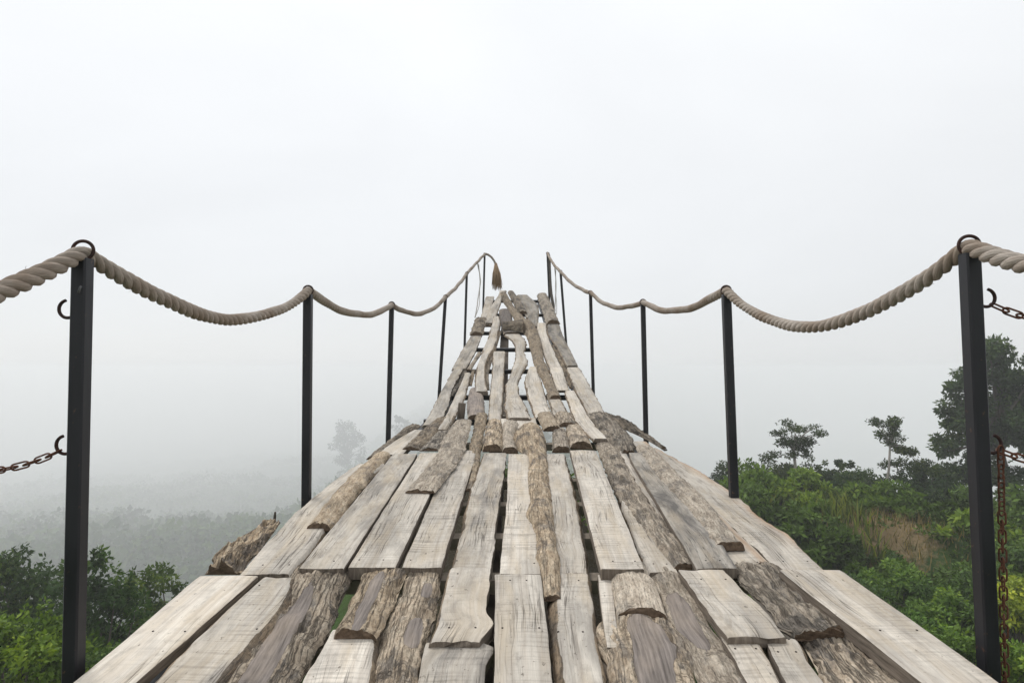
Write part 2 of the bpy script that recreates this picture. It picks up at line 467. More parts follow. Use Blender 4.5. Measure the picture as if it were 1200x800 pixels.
WOOD = mat_wood(); BARK = mat_bark(); ENDW = mat_endgrain(); SIDEW = mat_boardside()
STEEL = mat_steel()
RUST = mat_rust('rusty_chain_iron', (0.045, 0.022, 0.014), (0.15, 0.06, 0.03))
DARKIRON = mat_rust('dark_hook_iron', (0.018, 0.010, 0.009), (0.06, 0.026, 0.018))
ROPE = mat_rope()
TASSEL = mat_plain('tassel_fibre', (0.36, 0.255, 0.165))
CORD = mat_plain('pale_cord_fibre', (0.42, 0.40, 0.37))
ROPEDARK = mat_plain('dark_rope_fibre', (0.13, 0.115, 0.10))
NAIL = mat_plain('nail_iron', (0.03, 0.022, 0.018), 0.6)
LEAF = mat_leaf()
TRUNK = mat_plain('tree_bark', (0.11, 0.095, 0.08))
PALETRUNK = mat_plain('pale_tree_bark', (0.30, 0.28, 0.25))
GROUND = mat_terrain()

# ------------------------------------------------------------------ THE FOOTBRIDGE
bridge = tag(empty('footbridge', (0.0, 1.0, deck_z(1.0))),
             'rustic footbridge of weathered planks and bark logs rising steeply into fog, black posts each side', 'footbridge')
BINV = Vector((0.0, 1.0, deck_z(1.0)))

def resample(S, PL, PR, step, lin=False):
    n = max(2, int(math.ceil((S[-1] - S[0]) / step)) + 1)
    s = np.linspace(S[0], S[-1], n)
    def herm(P):
        if len(S) == 2 or lin:
            return np.stack([np.interp(s, S, P[:, k]) for k in range(3)], 1)
        m = np.zeros_like(P)
        for i in range(len(S)):
            a, c = max(i - 1, 0), min(i + 1, len(S) - 1)
            m[i] = (P[c] - P[a]) / (S[c] - S[a])
        j = np.clip(np.searchsorted(S, s, side='right') - 1, 0, len(S) - 2)
        h = (S[j + 1] - S[j])[:, None]; t = ((s - S[j])[:, None]) / h
        return ((2*t**3 - 3*t**2 + 1) * P[j] + (t**3 - 2*t**2 + t) * h * m[j] + (-2*t**3 + 3*t**2) * P[j+1] + (t**3 - t**2) * h * m[j+1])
    return s, herm(PL), herm(PR)

NSEED = [100]
def board(kind, name, label, st, lift=0.0, ext=0.0, wl=0.0, wr=0.0, arch=0.5, thick=0.032, tone=1.0, stain=None, saw=0.6,
          bare=None, rough=1.0, nails=True, rag=0.0, tilt=0.0, rust=0.0, lin=False):
    """st: stations (y, x_left, x_right) or (xl, yl, xr, yr) on the deck from near to far.
    kind 'plank' = flat sawn board (wl/wr: fraction of bark edge), 'log' = half-round with bark"""
    NSEED[0] += 1; seed = NSEED[0]
    rr = random.Random(seed)
    if stain is None: stain = rr.uniform(.15, .85) if kind == 'log' else .5
    tone *= rr.uniform(.93, 1.07)
    st4 = [(q[1], q[0], q[2], q[0]) if len(q) == 3 else q for q in st]
    base_lift = lift + (thick if kind == 'plank' else 0.0)
    PL = np.array([on_deck(q[0], q[1], base_lift) for q in st4]); PR = np.array([on_deck(q[2], q[3], base_lift) for q in st4])
    if ext > 0:
        dc = ((PL[0] + PR[0]) - (PL[1] + PR[1])) / 2; dc = dc / np.linalg.norm(dc)
        PL = np.vstack([PL[0] + dc * ext, PL]); PR = np.vstack([PR[0] + dc * ext, PR])
    C = (PL + PR) / 2
    S = np.concatenate([[0], np.cumsum(np.linalg.norm(np.diff(C, axis=0), axis=1))])
    dist = float(C[:, 1].mean()); width = float(np.linalg.norm(PR - PL, axis=1).mean())
    log = kind == 'log'
    if log: step = max(0.0065, 0.0026 * dist)
    elif wl > 0 or wr > 0 or rag > 0: step = max(0.012, 0.005 * dist)
    else: step = max(0.03, 0.01 * dist)
    nx = int(min(70, max(9, width / (step * (0.9 if log else 0.7)) + 1)))
    if not log and not (wl or wr): nx = 9
    s, L, R = resample(S, PL, PR, step, lin)
    ny = len(s)
    Cc = (L + R) / 2; A = (R - L); W = np.linalg.norm(A, axis=1); A = A / W[:, None]
    T = np.gradient(Cc, axis=0); T /= np.linalg.norm(T, axis=1)[:, None]
    Nn = np.cross(A, T); Nn /= np.linalg.norm(Nn, axis=1)[:, None]
    Nn[Nn[:, 2] < 0] *= -1
    t = np.linspace(-1, 1, nx)
    if not log: t = np.sign(t) * (1 - (1 - np.abs(t)) ** 1.0)
    if not log and not (wl or wr):
        t = np.array([-1, -0.955, -0.7, -0.35, 0, 0.35, 0.7, 0.955, 1.0])
    TT, SS = np.meshgrid(t, s)
    HW = (W / 2)[:, None]
    U = TT * HW
    wane = np.zeros_like(TT); bareA = np.zeros_like(TT); rustA = np.zeros_like(TT)
    lat = np.zeros_like(TT)
    if log:
        H = arch * HW * (0.92 + 0.25 * fbm(SS * 5, 0 * SS, seed))
        prof = np.maximum(1 - np.abs(TT) ** 2.3, 0) ** (1 / 2.1)
        Z = H * prof
        # knobs, ridges, flaking plates
        lump = fbm(U * 9 + 5, SS * 5, seed + 1, 3) - 0.5
        ridge = np.abs(fbm(U * 58, SS * 13, seed + 2, 3) - 0.5) * 2
        plate = fbm(U * 60, SS * 22, seed + 3, 3)
        cross = smooth(0.62, 0.75, vn(U * 6, SS * 20, seed + 5))
        amp = np.minimum(0.010, 0.2 * HW) * rough * (0.55 + 0.6 * stain)
        if bare is not None:
            for (bs0, bs1, bt0, bt1) in bare:
                ls = s[-1]
                q = (np.abs(SS / ls - (bs0 + bs1) / 2) / ((bs1 - bs0) / 2)) ** 2.6 + (np.abs(TT - (bt0 + bt1) / 2 - .25 * (fbm(SS * 4, 0 * SS, seed + 31, 3) - .5)) / ((bt1 - bt0) / 2)) ** 2.2
                bareA = np.maximum(bareA, 1 - smooth(.35, 1.75, q))
        keep = 1 - 0.85 * smooth(0.35, 0.65, bareA)
        Z = Z + prof ** 0.5 * (lump * amp * 3.0 + keep * ((ridge - 0.35) * amp * 1.7 + (smooth(0.42, 0.60, plate) - 0.5) * amp * 0.55 - cross * amp * 0.7))
        Z = np.maximum(Z, 0.001) - 0.0
        Z = Z - bareA * 0.004
        lat = (fbm(SS * 14, np.sign(TT) * 3.3 + 7, seed + 6, 4) - 0.5) * np.abs(TT) ** 3 * np.minimum(0.05, HW * 0.5) * rough
    else:
        cup = (fbm(SS * 1.5, 0 * SS + 2, seed, 2) - 0.5) * 0.008
        Z = cup * (TT ** 2) + (fbm(SS * 1.2 + 9, 0 * SS, seed + 4, 2) - 0.5) * 0.006 + tilt * TT * HW
        Z = Z + (fbm(U * 14, SS * 4, seed + 8, 3) - 0.5) * 0.0035
        if not (wl or wr):
            Z = Z - 0.0035 * (np.abs(TT) > 0.97)
        rg = rag if rag else (0.012 if (wl or wr) else 0.004)
        lat = (fbm(SS * (13 if dist > 6 else 9), np.sign(TT) * 3.3 + 7, seed + 6, 4) - 0.5) * np.abs(TT) ** 3 * 2 * min(rg, width * 0.14)
        for side, w in ((-1, wl), (1, wr)):
            if w > 0:
                wj = w * (0.6 + 0.9 * fbm(SS * 4, 0 * SS + side * 5, seed + 9, 3)) * 2
                q = np.clip((TT * side - (1 - wj)) / wj, 0, 1)
                Z = Z - thick * 0.95 * q ** 1.5 + (q > 0) * (fbm(U * 50, SS * 18, seed + 11, 3) - 0.5) * 0.010 * np.minimum(q * 3, 1)
                wane = np.maximum(wane, smooth(0.0, 0.25, q))
        if rust:
            rustA = smooth(1 - rust, 1.0, TT)
    # soft ends
    if not log:
        edge = np.minimum(s - s[0], s[-1] - s)[:, None]
        Z = Z - 0.003 * (edge < 1e-6)
    X = Cc[:, None, :] + (U + lat)[:, :, None] * A[:, None, :] + Z[:, :, None] * Nn[:, None, :]
    if log or wl or wr or rag:      # ragged ends
        er = (fbm(t * 3 + 4, 0 * t, seed + 21, 3) - 0.5) * 0.028 * min(1, width / 0.2)
        X[0] += er[:, None] * T[0][None, :]; X[-1] += er[::-1][:, None] * T[-1][None, :]
    top = X.reshape(-1, 3)
    verts = [top]; faces = []; midx = []; sm = []
    uv = [np.stack([U.ravel(), SS.ravel()], 1)]
    def idx(i, j): return i * nx + j
    for i in range(ny - 1):
        for j in range(nx - 1):
            faces.append((idx(i, j), idx(i, j + 1), idx(i + 1, j + 1), idx(i + 1, j)))
    nt = len(faces); midx += [0] * nt; sm += [True] * nt
    base = len(top)
    # sides: own vertices, so the edge stays crisp
    th = thick if not log else 0.004
    dn = Nn * (-th)
    for side, j in ((-1, 0), (1, nx - 1)):
        a = X[:, j, :]
        low = Cc + ((U[:, j] + lat[:, j])[:, None]) * A * 0.985 + dn
        verts += [a, low]
        uv += [np.stack([a[:, 2] * 0, s], 1), np.stack([a[:, 2] * 0 + th, s], 1)]
        for i in range(ny - 1):
            q = (base + i, base + i + 1, base + ny + i + 1, base + ny + i)
            faces.append(q if side > 0 else q[::-1]); midx.append(1); sm.append(True)
        base += 2 * ny
    # end caps
    for e, i in ((0, 0), (1, ny - 1)):
        ring = X[i]
        low = np.array([Cc[i] + U[i, j] * A[i] * 0.985 + dn[i] for j in (nx - 1, 0)])
        verts += [ring, low]
        uv += [np.stack([U[i], Z[i]], 1), np.array([[U[i, -1], -th], [U[i, 0], -th]])]
        q = tuple(range(base, base + nx + 2))
        faces.append(q if e == 0 else q[::-1]); midx.append(2); sm.append(False)
        base += nx + 2
    # underside
    low = np.vstack([Cc + U[:, :1] * A * 0.985 + dn, Cc + U[:, -1:] * A * 0.985 + dn])
    verts.append(low); uv.append(np.zeros((2 * ny, 2)))
    for i in range(ny - 1):
        faces.append((base + i, base + i + 1, base + ny + i + 1, base + ny + i)); midx.append(1); sm.append(True)
    V = np.vstack(verts); UV = np.vstack(uv)
    n_extra = len(V) - len(top)
    def pad(a): return np.concatenate([a.ravel(), np.zeros(n_extra)])
    origin = Cc[ny // 2]
    mats = [BARK, BARK, ENDW] if log else [WOOD, SIDEW, SIDEW]
    o = mesh_obj(name, V - origin, faces, mats, bridge, np.array(sm), midx, UV,
                 {'wane': pad(wane), 'bare': pad(bareA), 'rust': pad(rustA)})
    o.location = Vector(origin) - BINV
    o.color = (tone, stain, saw, 1)
    if label: o['label'] = label
    # nails
    if nails and not log and dist < 5.2:
        for e in (0, 1):
            off = rr.uniform(0.05, 0.09)
            i = int(np.argmin(np.abs(s - (s[0] + off if e == 0 else s[-1] - off))))
            if e == 0 and ext > 0: i = int(np.argmin(np.abs(s - (s[0] + ext + 0.25))))
            for tt in (-0.55, 0.5):
                if rr.random() < .3: continue
                j = int(np.argmin(np.abs(t - (tt + rr.uniform(-0.22, 0.22)))))
                p = X[i, j]
                nail(o, p - origin, Nn[i])
    return o

_nail = None
def nail(par, p, n):
    global _nail
    if _nail is None:
        mb = MB(); R_ = 0.0031
        V = [(0, 0, 0.0022)] + [(R_ * math.cos(k * math.pi / 4), R_ * math.sin(k * math.pi / 4), 0.0012) for k in range(8)] + [(R_ * math.cos(k * math.pi / 4), R_ * math.sin(k * math.pi / 4), -0.006) for k in range(8)]
        Fc = [(0, 1 + k, 1 + (k + 1) % 8) for k in range(8)] + [(1 + k, 9 + k, 9 + (k + 1) % 8, 1 + (k + 1) % 8) for k in range(8)]
        mb.add(V, Fc); o = mb.build('nail', NAIL, par); _nail = o
    else:
        o = _nail.copy(); COL.objects.link(o); o.parent = par
    o.location = Vector(p); o.rotation_euler = Vector((0, 0, 1)).rotation_difference(Vector(n)).to_euler()
    return o

def twig(par, pts, r0=0.006, r1=0.002, name='twig'):
    mb = MB(); pts = [Vector(p) for p in pts]
    mb.tube(pts, [r0 + (r1 - r0) * i / (len(pts) - 1) for i in range(len(pts))], 6)
    o = mb.build(name, TRUNK, par)
    inv = par.location + (par.parent.location if par.parent else Vector())
    for v in o.data.vertices: v.co -= inv
    return o

P, L = 'plank', 'log'
# ---- front row
board(P, 'plank', 'wide pale plank along the left edge of the nearest row', [(800, 85, 157), (736, 160, 231), (673, 234, 303)], ext=.35, tone=1.12, stain=.15, saw=.2, lift=.012)
board(P, 'plank', 'pale slab with a rounded end framed by dark bark, second from the left', [(800, 165, 268), (740, 226, 319), (700, 270, 345), (676, 302, 352)], ext=.35, wl=.17, wr=.2, tone=1.0, stain=.5, thick=.05)
board(L, 'bark_log', 'grey bark log with a bare pale scar, near the left side', [(800, 264, 353), (735, 303, 386), (673, 341, 415)], ext=.35, arch=.42, bare=[(-.1, .8, -.35, .35)], tone=.95)
board(P, 'plank', 'short pale plank coming out from under a grey half log', [(800, 353, 438), (735, 393, 446)], ext=.35, wr=.16, tone=1.05, stain=.3)
b_hl = board(L, 'bark_log', 'grey half log with a dark crescent cut end', [(749, 390, 442), (705, 411, 463), (672, 426, 477)], lift=.03, arch=.42, bare=[(-.1, .95, -.4, .25)], tone=.95)
board(L, 'bark_log', 'tan log with flaking bark and grey blotches in the nearest row', [(800, 439, 490), (748, 447, 504), (710, 464, 513), (667, 480, 518)], ext=.35, arch=.45, tone=1.15, bare=[(.45, .6, .0, .7), (.05, .18, -.3, .3), (.72, .82, .1, .6)])
board(P, 'plank', 'cracked plank with a notched right edge and reddish bark', [(749, 502, 563), (737, 506, 574), (728, 509, 580), (715, 512, 570), (690, 517, 571), (664, 524, 576)], wl=.08, tone=.97, stain=.35, lift=.012, thick=.04)
board(P, 'plank', 'grey plank with a bitten right edge below the notched plank', [(800, 490, 568), (776, 493, 569), (758, 497, 579), (751, 499, 566)], ext=.35, tone=.84, stain=.6)
board(P, 'plank', 'clean straight plank at the centre of the nearest row', [(800, 579, 648), (672, 580, 634)], ext=.35, tone=1.02, stain=.15, saw=.5, lift=.014)
board(P, 'plank', 'grey plank with a dark bark edge right of the centre plank', [(800, 650, 713), (740, 643, 701), (703, 640, 697), (671, 646, 692)], ext=.35, wl=.2, wr=.08, tone=.9, stain=.4)
board(P, 'plank', 'narrow pale sliver beside a log stub', [(757, 711, 725), (672, 700, 717)], tone=1.0, nails=False)
board(L, 'bark_log', 'log with a large bare grey patch lying under a log stub', [(800, 711, 814), (770, 701, 808), (745, 694, 796), (726, 706, 784)], ext=.35, arch=.3, tone=1.2, bare=[(.2, .95, -.25, .62)])
board(L, 'bark_log', 'short log stub with an arched cut end', [(727, 721, 781), (700, 716, 773), (667, 712, 758)], lift=.02, arch=.55, tone=1.2, rough=.7)
board(L, 'bark_log', 'log with a dark brown bare stretch, orange wood at its edges', [(800, 819, 877), (765, 805, 853), (742, 785, 836), (706, 771, 818), (672, 760, 795)], ext=.35, arch=.5, tone=1.15, bare=[(.45, .78, -.7, .35)], rough=.8)
board(P, 'plank', 'wavy edged plank tilted over a green gap', [(745, 851, 923), (715, 829, 897), (690, 812, 868), (667, 796, 848)], lift=.022, tone=.98, stain=.4, thick=.032, rag=.012)
board(P, 'plank', 'short straight plank ending at the wavy edged plank', [(800, 875, 919), (744, 845, 890)], ext=.35, wr=.1, tone=1.0, stain=.3)
board(P, 'plank', 'short bright plank curving beside a dark bark edge', [(800, 921, 974), (775, 911, 953), (748, 897, 938)], ext=.35, wr=.17, tone=1.05, stain=.25)
board(L, 'bark_log', 'wide slab of rough brown bark inside the right edge plank', [(749, 924, 1013), (722, 902, 982), (695, 878, 950), (667, 856, 917)], lift=.02, arch=.26, tone=.92, rough=1.2)
board(L, 'bark_log', 'wide slab of pale flaking bark in the lower right', [(800, 966, 1076), (775, 952, 1046), (750, 938, 1014)], ext=.35, arch=.22, tone=1.15, rough=1.1)
board(P, 'plank', 'long pale plank along the right edge of the nearest row', [(800, 1082, 1172), (735, 1000, 1082), (690, 941, 1016), (667, 913, 985)], ext=.35, tone=1.06, stain=.35, lift=.03, thick=.045)
# ---- second row
b_lo = board(L, 'bark_log', 'rough shaggy bark log sticking out past the left edge', [(672, 239, 281), (650, 257, 299), (630, 280, 316), (611, 311, 329)], arch=.32, tone=1.15, rough=1.7, stain=.9)
board(P, 'plank', 'pale plank along the left edge of the second row', [(671, 282, 341), (628, 322, 376), (590, 358, 403), (560, 396, 433), (543, 421, 452)], tone=1.03, stain=.35, wr=.05, lift=.01)
b_r2 = board(L, 'bark_log', 'thin bark log with a dark round end lying on the left planks', [(622, 358, 389), (590, 384, 411), (560, 411, 436), (534, 440, 458)], lift=.03, arch=.62, tone=1.1)
board(P, 'plank', 'smooth grey plank in the second row beside a thin bark log', [(665, 350, 403), (531, 461, 489)], tone=.9, stain=.6, saw=.2, lift=.012, thick=.045)
board(P, 'plank', 'pale plank running under a long tan bark slab', [(664, 408, 463), (530, 492, 527)], tone=1.0, stain=.3, lift=.01, thick=.045)
board(L, 'bark_log', 'long tan bark slab laid slanting over the second row', [(577, 476, 510), (555, 494, 527), (535, 511, 541), (515, 520, 548), (494, 533, 553)], lift=.06, arch=.34, tone=1.2, stain=.35)
board(P, 'plank', 'pale saw marked plank right of the tan bark slab', [(664, 471, 517), (527, 531, 559)], tone=1.0, stain=.2, saw=1, thick=.045)
board(P, 'plank', 'grey plank with a waney left edge left of the centre line', [(664, 526, 577), (620, 539, 581), (572, 549, 588), (560, 554, 590), (530, 565, 593)], wl=.09, tone=.86, stain=.55, thick=.04)
board(P, 'plank', 'pale plank with a drying crack left of the knobbly centre log', [(671, 586, 634), (640, 588, 631), (600, 593, 627), (531, 596, 619)], tone=1.02, stain=.2, saw=.9, lift=.006)
b_c = board(L, 'bark_log', 'long knobbly log down the centre with a swollen round far end', [(703, 637, 658), (672, 634, 657), (656, 627, 655), (645, 629, 653), (620, 624, 650), (607, 616, 649), (590, 620, 647), (560, 618, 643), (536, 619, 641), (528, 608, 640), (515, 602, 639), (504, 609, 633)], lift=.03, arch=.75, tone=1.12, rough=.75)
board(P, 'plank', 'pale knotty plank right of the knobbly centre log', [(671, 650, 692), (628, 647, 686), (587, 643, 678), (531, 638, 663)], wr=.1, tone=1.02, stain=.25, saw=.4)
board(P, 'plank', 'straight saw marked plank with dark gaps on both sides', [(665, 704, 755), (527, 668, 698)], tone=1.0, stain=.2, saw=1, lift=.03, thick=.045)
board(P, 'plank', 'pale strip half hidden under the thick cracked bark log', [(669, 758, 794), (595, 729, 752), (560, 719, 738)], tone=1.02, wl=.06)
board(L, 'bark_log', 'thick log with deeply cracked bark in the second row', [(668, 787, 819), (640, 767, 800), (605, 741, 772), (578, 721, 753), (550, 709, 736), (525, 699, 723), (507, 689, 703)], lift=.02, arch=.5, tone=.95, rough=1.2)
board(P, 'plank', 'thin pale sliver squeezed beside the thick cracked log', [(640, 798, 808), (600, 770, 787), (550, 732, 747), (526, 720, 733)], wr=.15, tone=1.0, nails=False)
board(P, 'plank', 'dark grey plank beneath the long right bark log', [(664, 817, 864), (613, 785, 830), (572, 760, 795), (541, 741, 764), (530, 737, 752)], tone=.62, stain=.9, saw=.2, lift=.02, thick=.04)
board(L, 'bark_log', 'long bark log with a dark cut end lying along the right planks', [(644, 836, 873), (613, 815, 847), (589, 794, 828), (559, 767, 796), (526, 745, 765)], lift=.04, arch=.6, tone=.98)
board(P, 'plank', 'orange stained plank under the end of the right bark log', [(667, 863, 911), (640, 842, 882), (611, 815, 852), (570, 782, 806), (540, 760, 780), (516, 740, 757)], tone=1.0, stain=.3, rust=.9)
board(P, 'plank', 'wide plank with orange stained outer edge along the right side', [(667, 911, 963), (630, 873, 927), (607, 847, 894), (578, 812, 860), (555, 786, 825), (535, 767, 787), (524, 753, 767)], tone=1.06, stain=.25, rust=.5, rag=.02)
# ---- third row: short pieces where the walkway starts to climb
board(L, 'bark_log', 'dark bark strip on the left edge where the walkway steepens', [(538, 429, 442), (517, 455, 464), (500, 478, 493)], arch=.6, tone=.8)
board(P, 'plank', 'pale plank end below the dark bark strip', [(532, 442, 471), (518, 460, 485), (503, 486, 501)], tone=1.02, stain=.2)
board(L, 'bark_log', 'dark bark slab with a hollow end on the left of the steep foot', [(527, 472, 492), (510, 489, 508), (500, 500, 517), (491, 511, 526)], lift=.03, arch=.4, tone=.75)
board(L, 'bark_log', 'reddish tan bark slab beside the hollow ended slab', [(528, 491, 515), (515, 504, 523), (501, 518, 530)], lift=.03, arch=.3, tone=1.0)
board(L, 'bark_log', 'slim brown log between planks left of the pale log', [(575, 546, 553), (550, 552, 561), (527, 550, 564), (508, 554, 567), (487, 557, 572)], lift=.02, arch=.7, tone=.85)
board(L, 'bark_log', 'pale thick short log at the foot of the climb', [(529, 565, 588), (513, 567, 589), (497, 571, 588)], lift=.03, arch=.75, tone=1.2, rough=.8)
board(L, 'bark_log', 'short pale log left of the swollen log end', [(531, 588, 607), (515, 588, 604), (499, 589, 608)], lift=.02, arch=.75, tone=1.15, rough=.8)
board(L, 'bark_log', 'small tan stub right of the swollen log end', [(530, 647, 669), (507, 647, 664)], lift=.02, arch=.75, tone=1.1, rough=.8)
board(L, 'bark_log', 'tan stub lying above the straight saw marked plank', [(525, 668, 695), (512, 665, 689), (501, 663, 682)], lift=.03, arch=.6, tone=1.1, rough=.8)
board(L, 'bark_log', 'ragged bark lump right of the pale plank ends', [(505, 637, 658), (488, 629, 649)], lift=.04, arch=.7, tone=.85, rough=1.4)
board(L, 'bark_log', 'yellowish half log with a dark crescent end', [(500, 654, 676), (487, 649, 671)], lift=.045, arch=.5, tone=1.2, rough=.8)
board(L, 'bark_log', 'shaggy peeling bark slab on the right of the steep foot', [(531, 729, 745), (515, 711, 740), (502, 697, 729), (489, 684, 716)], lift=.03, arch=.4, tone=.78, rough=1.7)
b_rb = board(L, 'bark_log', 'thin dark branch along the right edge of the steep foot', [(525, 775, 781), (512, 752, 763), (499, 724, 741), (488, 704, 719)], lift=.01, arch=.7, tone=.6, rough=1.3)
board(P, 'plank', 'pale plank end left of centre at the foot of the climb', [(503, 586, 607), (490, 585, 604)], tone=1.08, stain=.1)
board(P, 'plank', 'pale plank end right of centre at the foot of the climb', [(502, 606, 631), (489, 605, 627)], tone=1.08, stain=.1)
# ---- the steep upper part
board(P, 'plank', 'twisted board on the left edge low on the climb', [(497, 494, 515), (475, 507, 525), (456, 517, 530), (428, 533, 544)], tone=.8, stain=.5, rag=.02, wl=.06, lin=True)
board(P, 'plank', 'grey board with a white scar on the left edge of the climb', [(432, 529, 546), (410, 540, 558), (391, 552, 565)], tone=.78, stain=.7, wl=.1, lin=True)
board(L, 'bark_log', 'knotty bark piece on the upper left edge', [(393, 551, 566), (384, 553, 568), (375, 557, 571)], lift=.03, arch=.6, tone=.8, rough=1.5)
board(P, 'plank', 'pale board at the top left corner of the walkway', [(380, 561, 572), (347, 569, 579)], tone=.98, wl=.1)
board(P, 'plank', 'pale slanting board reaching highest on the left', [(378, 567, 578), (355, 578, 587), (346, 584, 589), (340, 586, 594)], lift=.03, tone=1.0, wr=.1, lin=True)
board(P, 'plank', 'slim pale board second from the left on the climb', [(503, 512, 523), (490, 520, 532), (462, 533, 546), (436, 545, 552)], tone=.95, stain=.3, lift=.02, wl=.10, wr=.11, rag=.014, lin=True)
board(P, 'plank', 'forked trunk slab with bark edges left of centre', [(458, 557, 572), (440, 556, 570), (428, 558, 570), (416, 563, 574), (408, 565, 581), (395, 571, 584), (378, 576, 587), (370, 577, 586)], wl=.13, wr=.16, tone=1.0, thick=.05, lift=.02, lin=True)
board(L, 'bark_log', 'thin limb splitting off the forked slab', [(434, 546, 552), (424, 553, 558), (414, 559, 565)], arch=.7, tone=.9)
board(L, 'bark_log', 'short smooth grey bark log left of centre on the climb', [(491, 548, 567), (475, 547, 568), (458, 550, 565)], arch=.6, bare=[(-.2, 1.2, -1, 1)], stain=0, saw=1.0, rough=.5)
board(P, 'plank', 'tall pale plank in front of the dark centre beam', [(498, 571, 584), (489, 572, 588), (457, 574, 590), (430, 577, 591), (411, 577, 593)], tone=1.0, stain=.2, wr=.06, wl=.05, lift=.02, lin=True)
board(P, 'plank', 'wavy hourglass shaped pale plank at the centre of the climb', [(489, 593, 623), (473, 591, 617), (460, 592, 609), (448, 593, 607), (438, 598, 611), (428, 600, 617), (421, 604, 619), (411, 604, 614), (404, 603, 617), (398, 600, 617), (391, 590, 611)], tone=1.0, stain=.25, lift=.03, rag=.03, wl=.10, wr=.11, lin=True)
board(P, 'plank', 'bright plank with a rounded top right of the hourglass plank', [(488, 627, 648), (460, 617, 639), (445, 614, 635), (436, 617, 631), (429, 620, 629)], tone=1.08, stain=.1, lift=.02, wl=.10, wr=.11, rag=.014, lin=True)
b_br = board(L, 'bark_log', 'long dark bark branch winding up to the top right of centre', [(467, 644, 658), (452, 638, 650), (430, 627, 641), (420, 624, 637), (405, 620, 635), (395, 617, 632), (385, 609, 628), (377, 604, 618), (370, 600, 611), (362, 595, 604), (352, 588, 598), (345, 585, 594)], lift=.03, arch=.8, tone=.72)
board(L, 'bark_log', 'side twig branching left from the long dark branch', [(589, 382, 589, 386), (600, 382, 600, 387), (613, 383, 613, 390)], lift=.05, arch=.9, tone=.75)
board(P, 'plank', 'pale slab with bark edge under the foot of the dark branch', [(490, 649, 671), (467, 644, 659)], wr=.15, tone=1.0)
board(P, 'plank', 'pale short plank right of the dark branch', [(457, 652, 668), (430, 643, 660)], tone=1.0, stain=.2, lift=.02, wl=.10, wr=.11, rag=.014)
board(P, 'plank', 'pale bone shaped plank right of the dark branch', [(430, 643, 659), (415, 637, 652), (400, 633, 645), (388, 629, 641), (378, 627, 641)], tone=1.1, stain=.1, wl=.10, wr=.11, rag=.014, lin=True)
board(P, 'plank', 'long pale plank running down to the shaggy bark', [(513, 695, 713), (500, 681, 701), (487, 671, 691), (457, 661, 674)], tone=1.06, stain=.1, lift=.05, wl=.10, wr=.11, rag=.014, lin=True)
board(P, 'plank', 'pale plank along the right edge low on the climb', [(490, 692, 714), (457, 674, 696), (430, 663, 680)], tone=1.02, stain=.25, lift=.01, wl=.10, wr=.11, rag=.014, lin=True)
board(P, 'plank', 'smooth dark grey board on the right edge of the climb', [(428, 664, 678), (405, 652, 667), (390, 641, 659), (379, 641, 656)], tone=.58, stain=.8, saw=0, lift=.01, wl=.10, wr=.11, rag=.014, lin=True)
board(L, 'bark_log', 'rough bark log at the top right corner', [(380, 640, 656), (360, 634, 648), (347, 629, 642)], lift=.03, arch=.65, tone=1.0, rough=1.2)
board(P, 'plank', 'curved grey board near the top right of centre', [(382, 620, 630), (365, 617, 632), (356, 614, 631), (350, 609, 625), (345, 605, 619)], tone=.6, stain=.8, saw=0, lift=.015, wl=.10, wr=.11, rag=.014, lin=True)
board(L, 'bark_log', 'small rounded log at the top of the climb', [(368, 608, 618), (355, 601, 611), (343, 595, 602)], lift=.03, arch=.8, tone=.95, rough=.7)
board(L, 'bark_log', 'dark grey slab behind the side twig', [(392, 590, 609), (378, 586, 601), (364, 585, 601)], arch=.35, bare=[(-.2, 1.2, -1, 1)], saw=.2, rough=.5)
# slivers and offcuts filling in between
board(L, 'bark_log', 'thin bark sliver inside the left edge boards', [(464, 526, 531), (445, 538, 543), (428, 545, 549)], arch=.6, tone=.7)
board(L, 'bark_log', 'thin bark sliver beside the slim pale board', [(452, 549, 553), (434, 553, 557)], arch=.6, tone=.65)
board(L, 'bark_log', 'bark sliver along the right side of the forked slab', [(457, 570, 574), (437, 568, 573), (410, 576, 581), (388, 584, 588)], arch=.6, tone=.7, lift=.01)
board(L, 'bark_log', 'bark strip between the tall plank and the hourglass plank', [(489, 588, 593), (460, 590, 593)], arch=.5, tone=.6)
board(L, 'bark_log', 'bark strip right of the bright rounded plank', [(486, 647, 651), (462, 640, 645)], arch=.6, tone=.65)
board(P, 'plank', 'small grey offcut near the top between two dark branches', [(372, 617, 622), (352, 606, 612)], tone=.75, stain=.8)
board(L, 'bark_log', 'bark sliver under the bone shaped plank', [(455, 667, 671), (432, 659, 664), (405, 646, 650)], arch=.6, tone=.7)
board(L, 'bark_log', 'stub of dark bark left of the pale top boards', [(383, 567, 577), (371, 572, 581)], arch=.6, tone=.7, rough=1.3)

# twigs left on the logs
twig(b_c, [at(619, 606, 2.9) + Vector((0, 0, .02)), at(612, 604, 2.88) + Vector((0, 0, .025)), at(604, 603, 2.86) + Vector((0, 0, .025))], .005, .002)
twig(b_lo, [at(321, 612, 2.92), at(322, 606, 2.92), at(322.5, 600, 2.9)], .008, .005)
twig(b_rb, [at(775, 524, 5.2), at(779, 527, 5.1), at(781, 527, 5.05)], .012, .008)

# ---- frame: side beams, centre beam, cross bars
EDGE_Y = [0.3, 1.54, 3.1, 5.0, 7.0, 9.2, 11.6, 12.3]
EDGE_L = [-1.15, -1.11, -1.06, -1.03, -0.79, -0.70, -0.55, -0.50]
EDGE_R = [1.20, 1.17, 1.11, 1.08, 0.90, 0.74, 0.66, 0.62]
def edge(y, side): return float(np.interp(y, EDGE_Y, EDGE_L if side < 0 else EDGE_R))

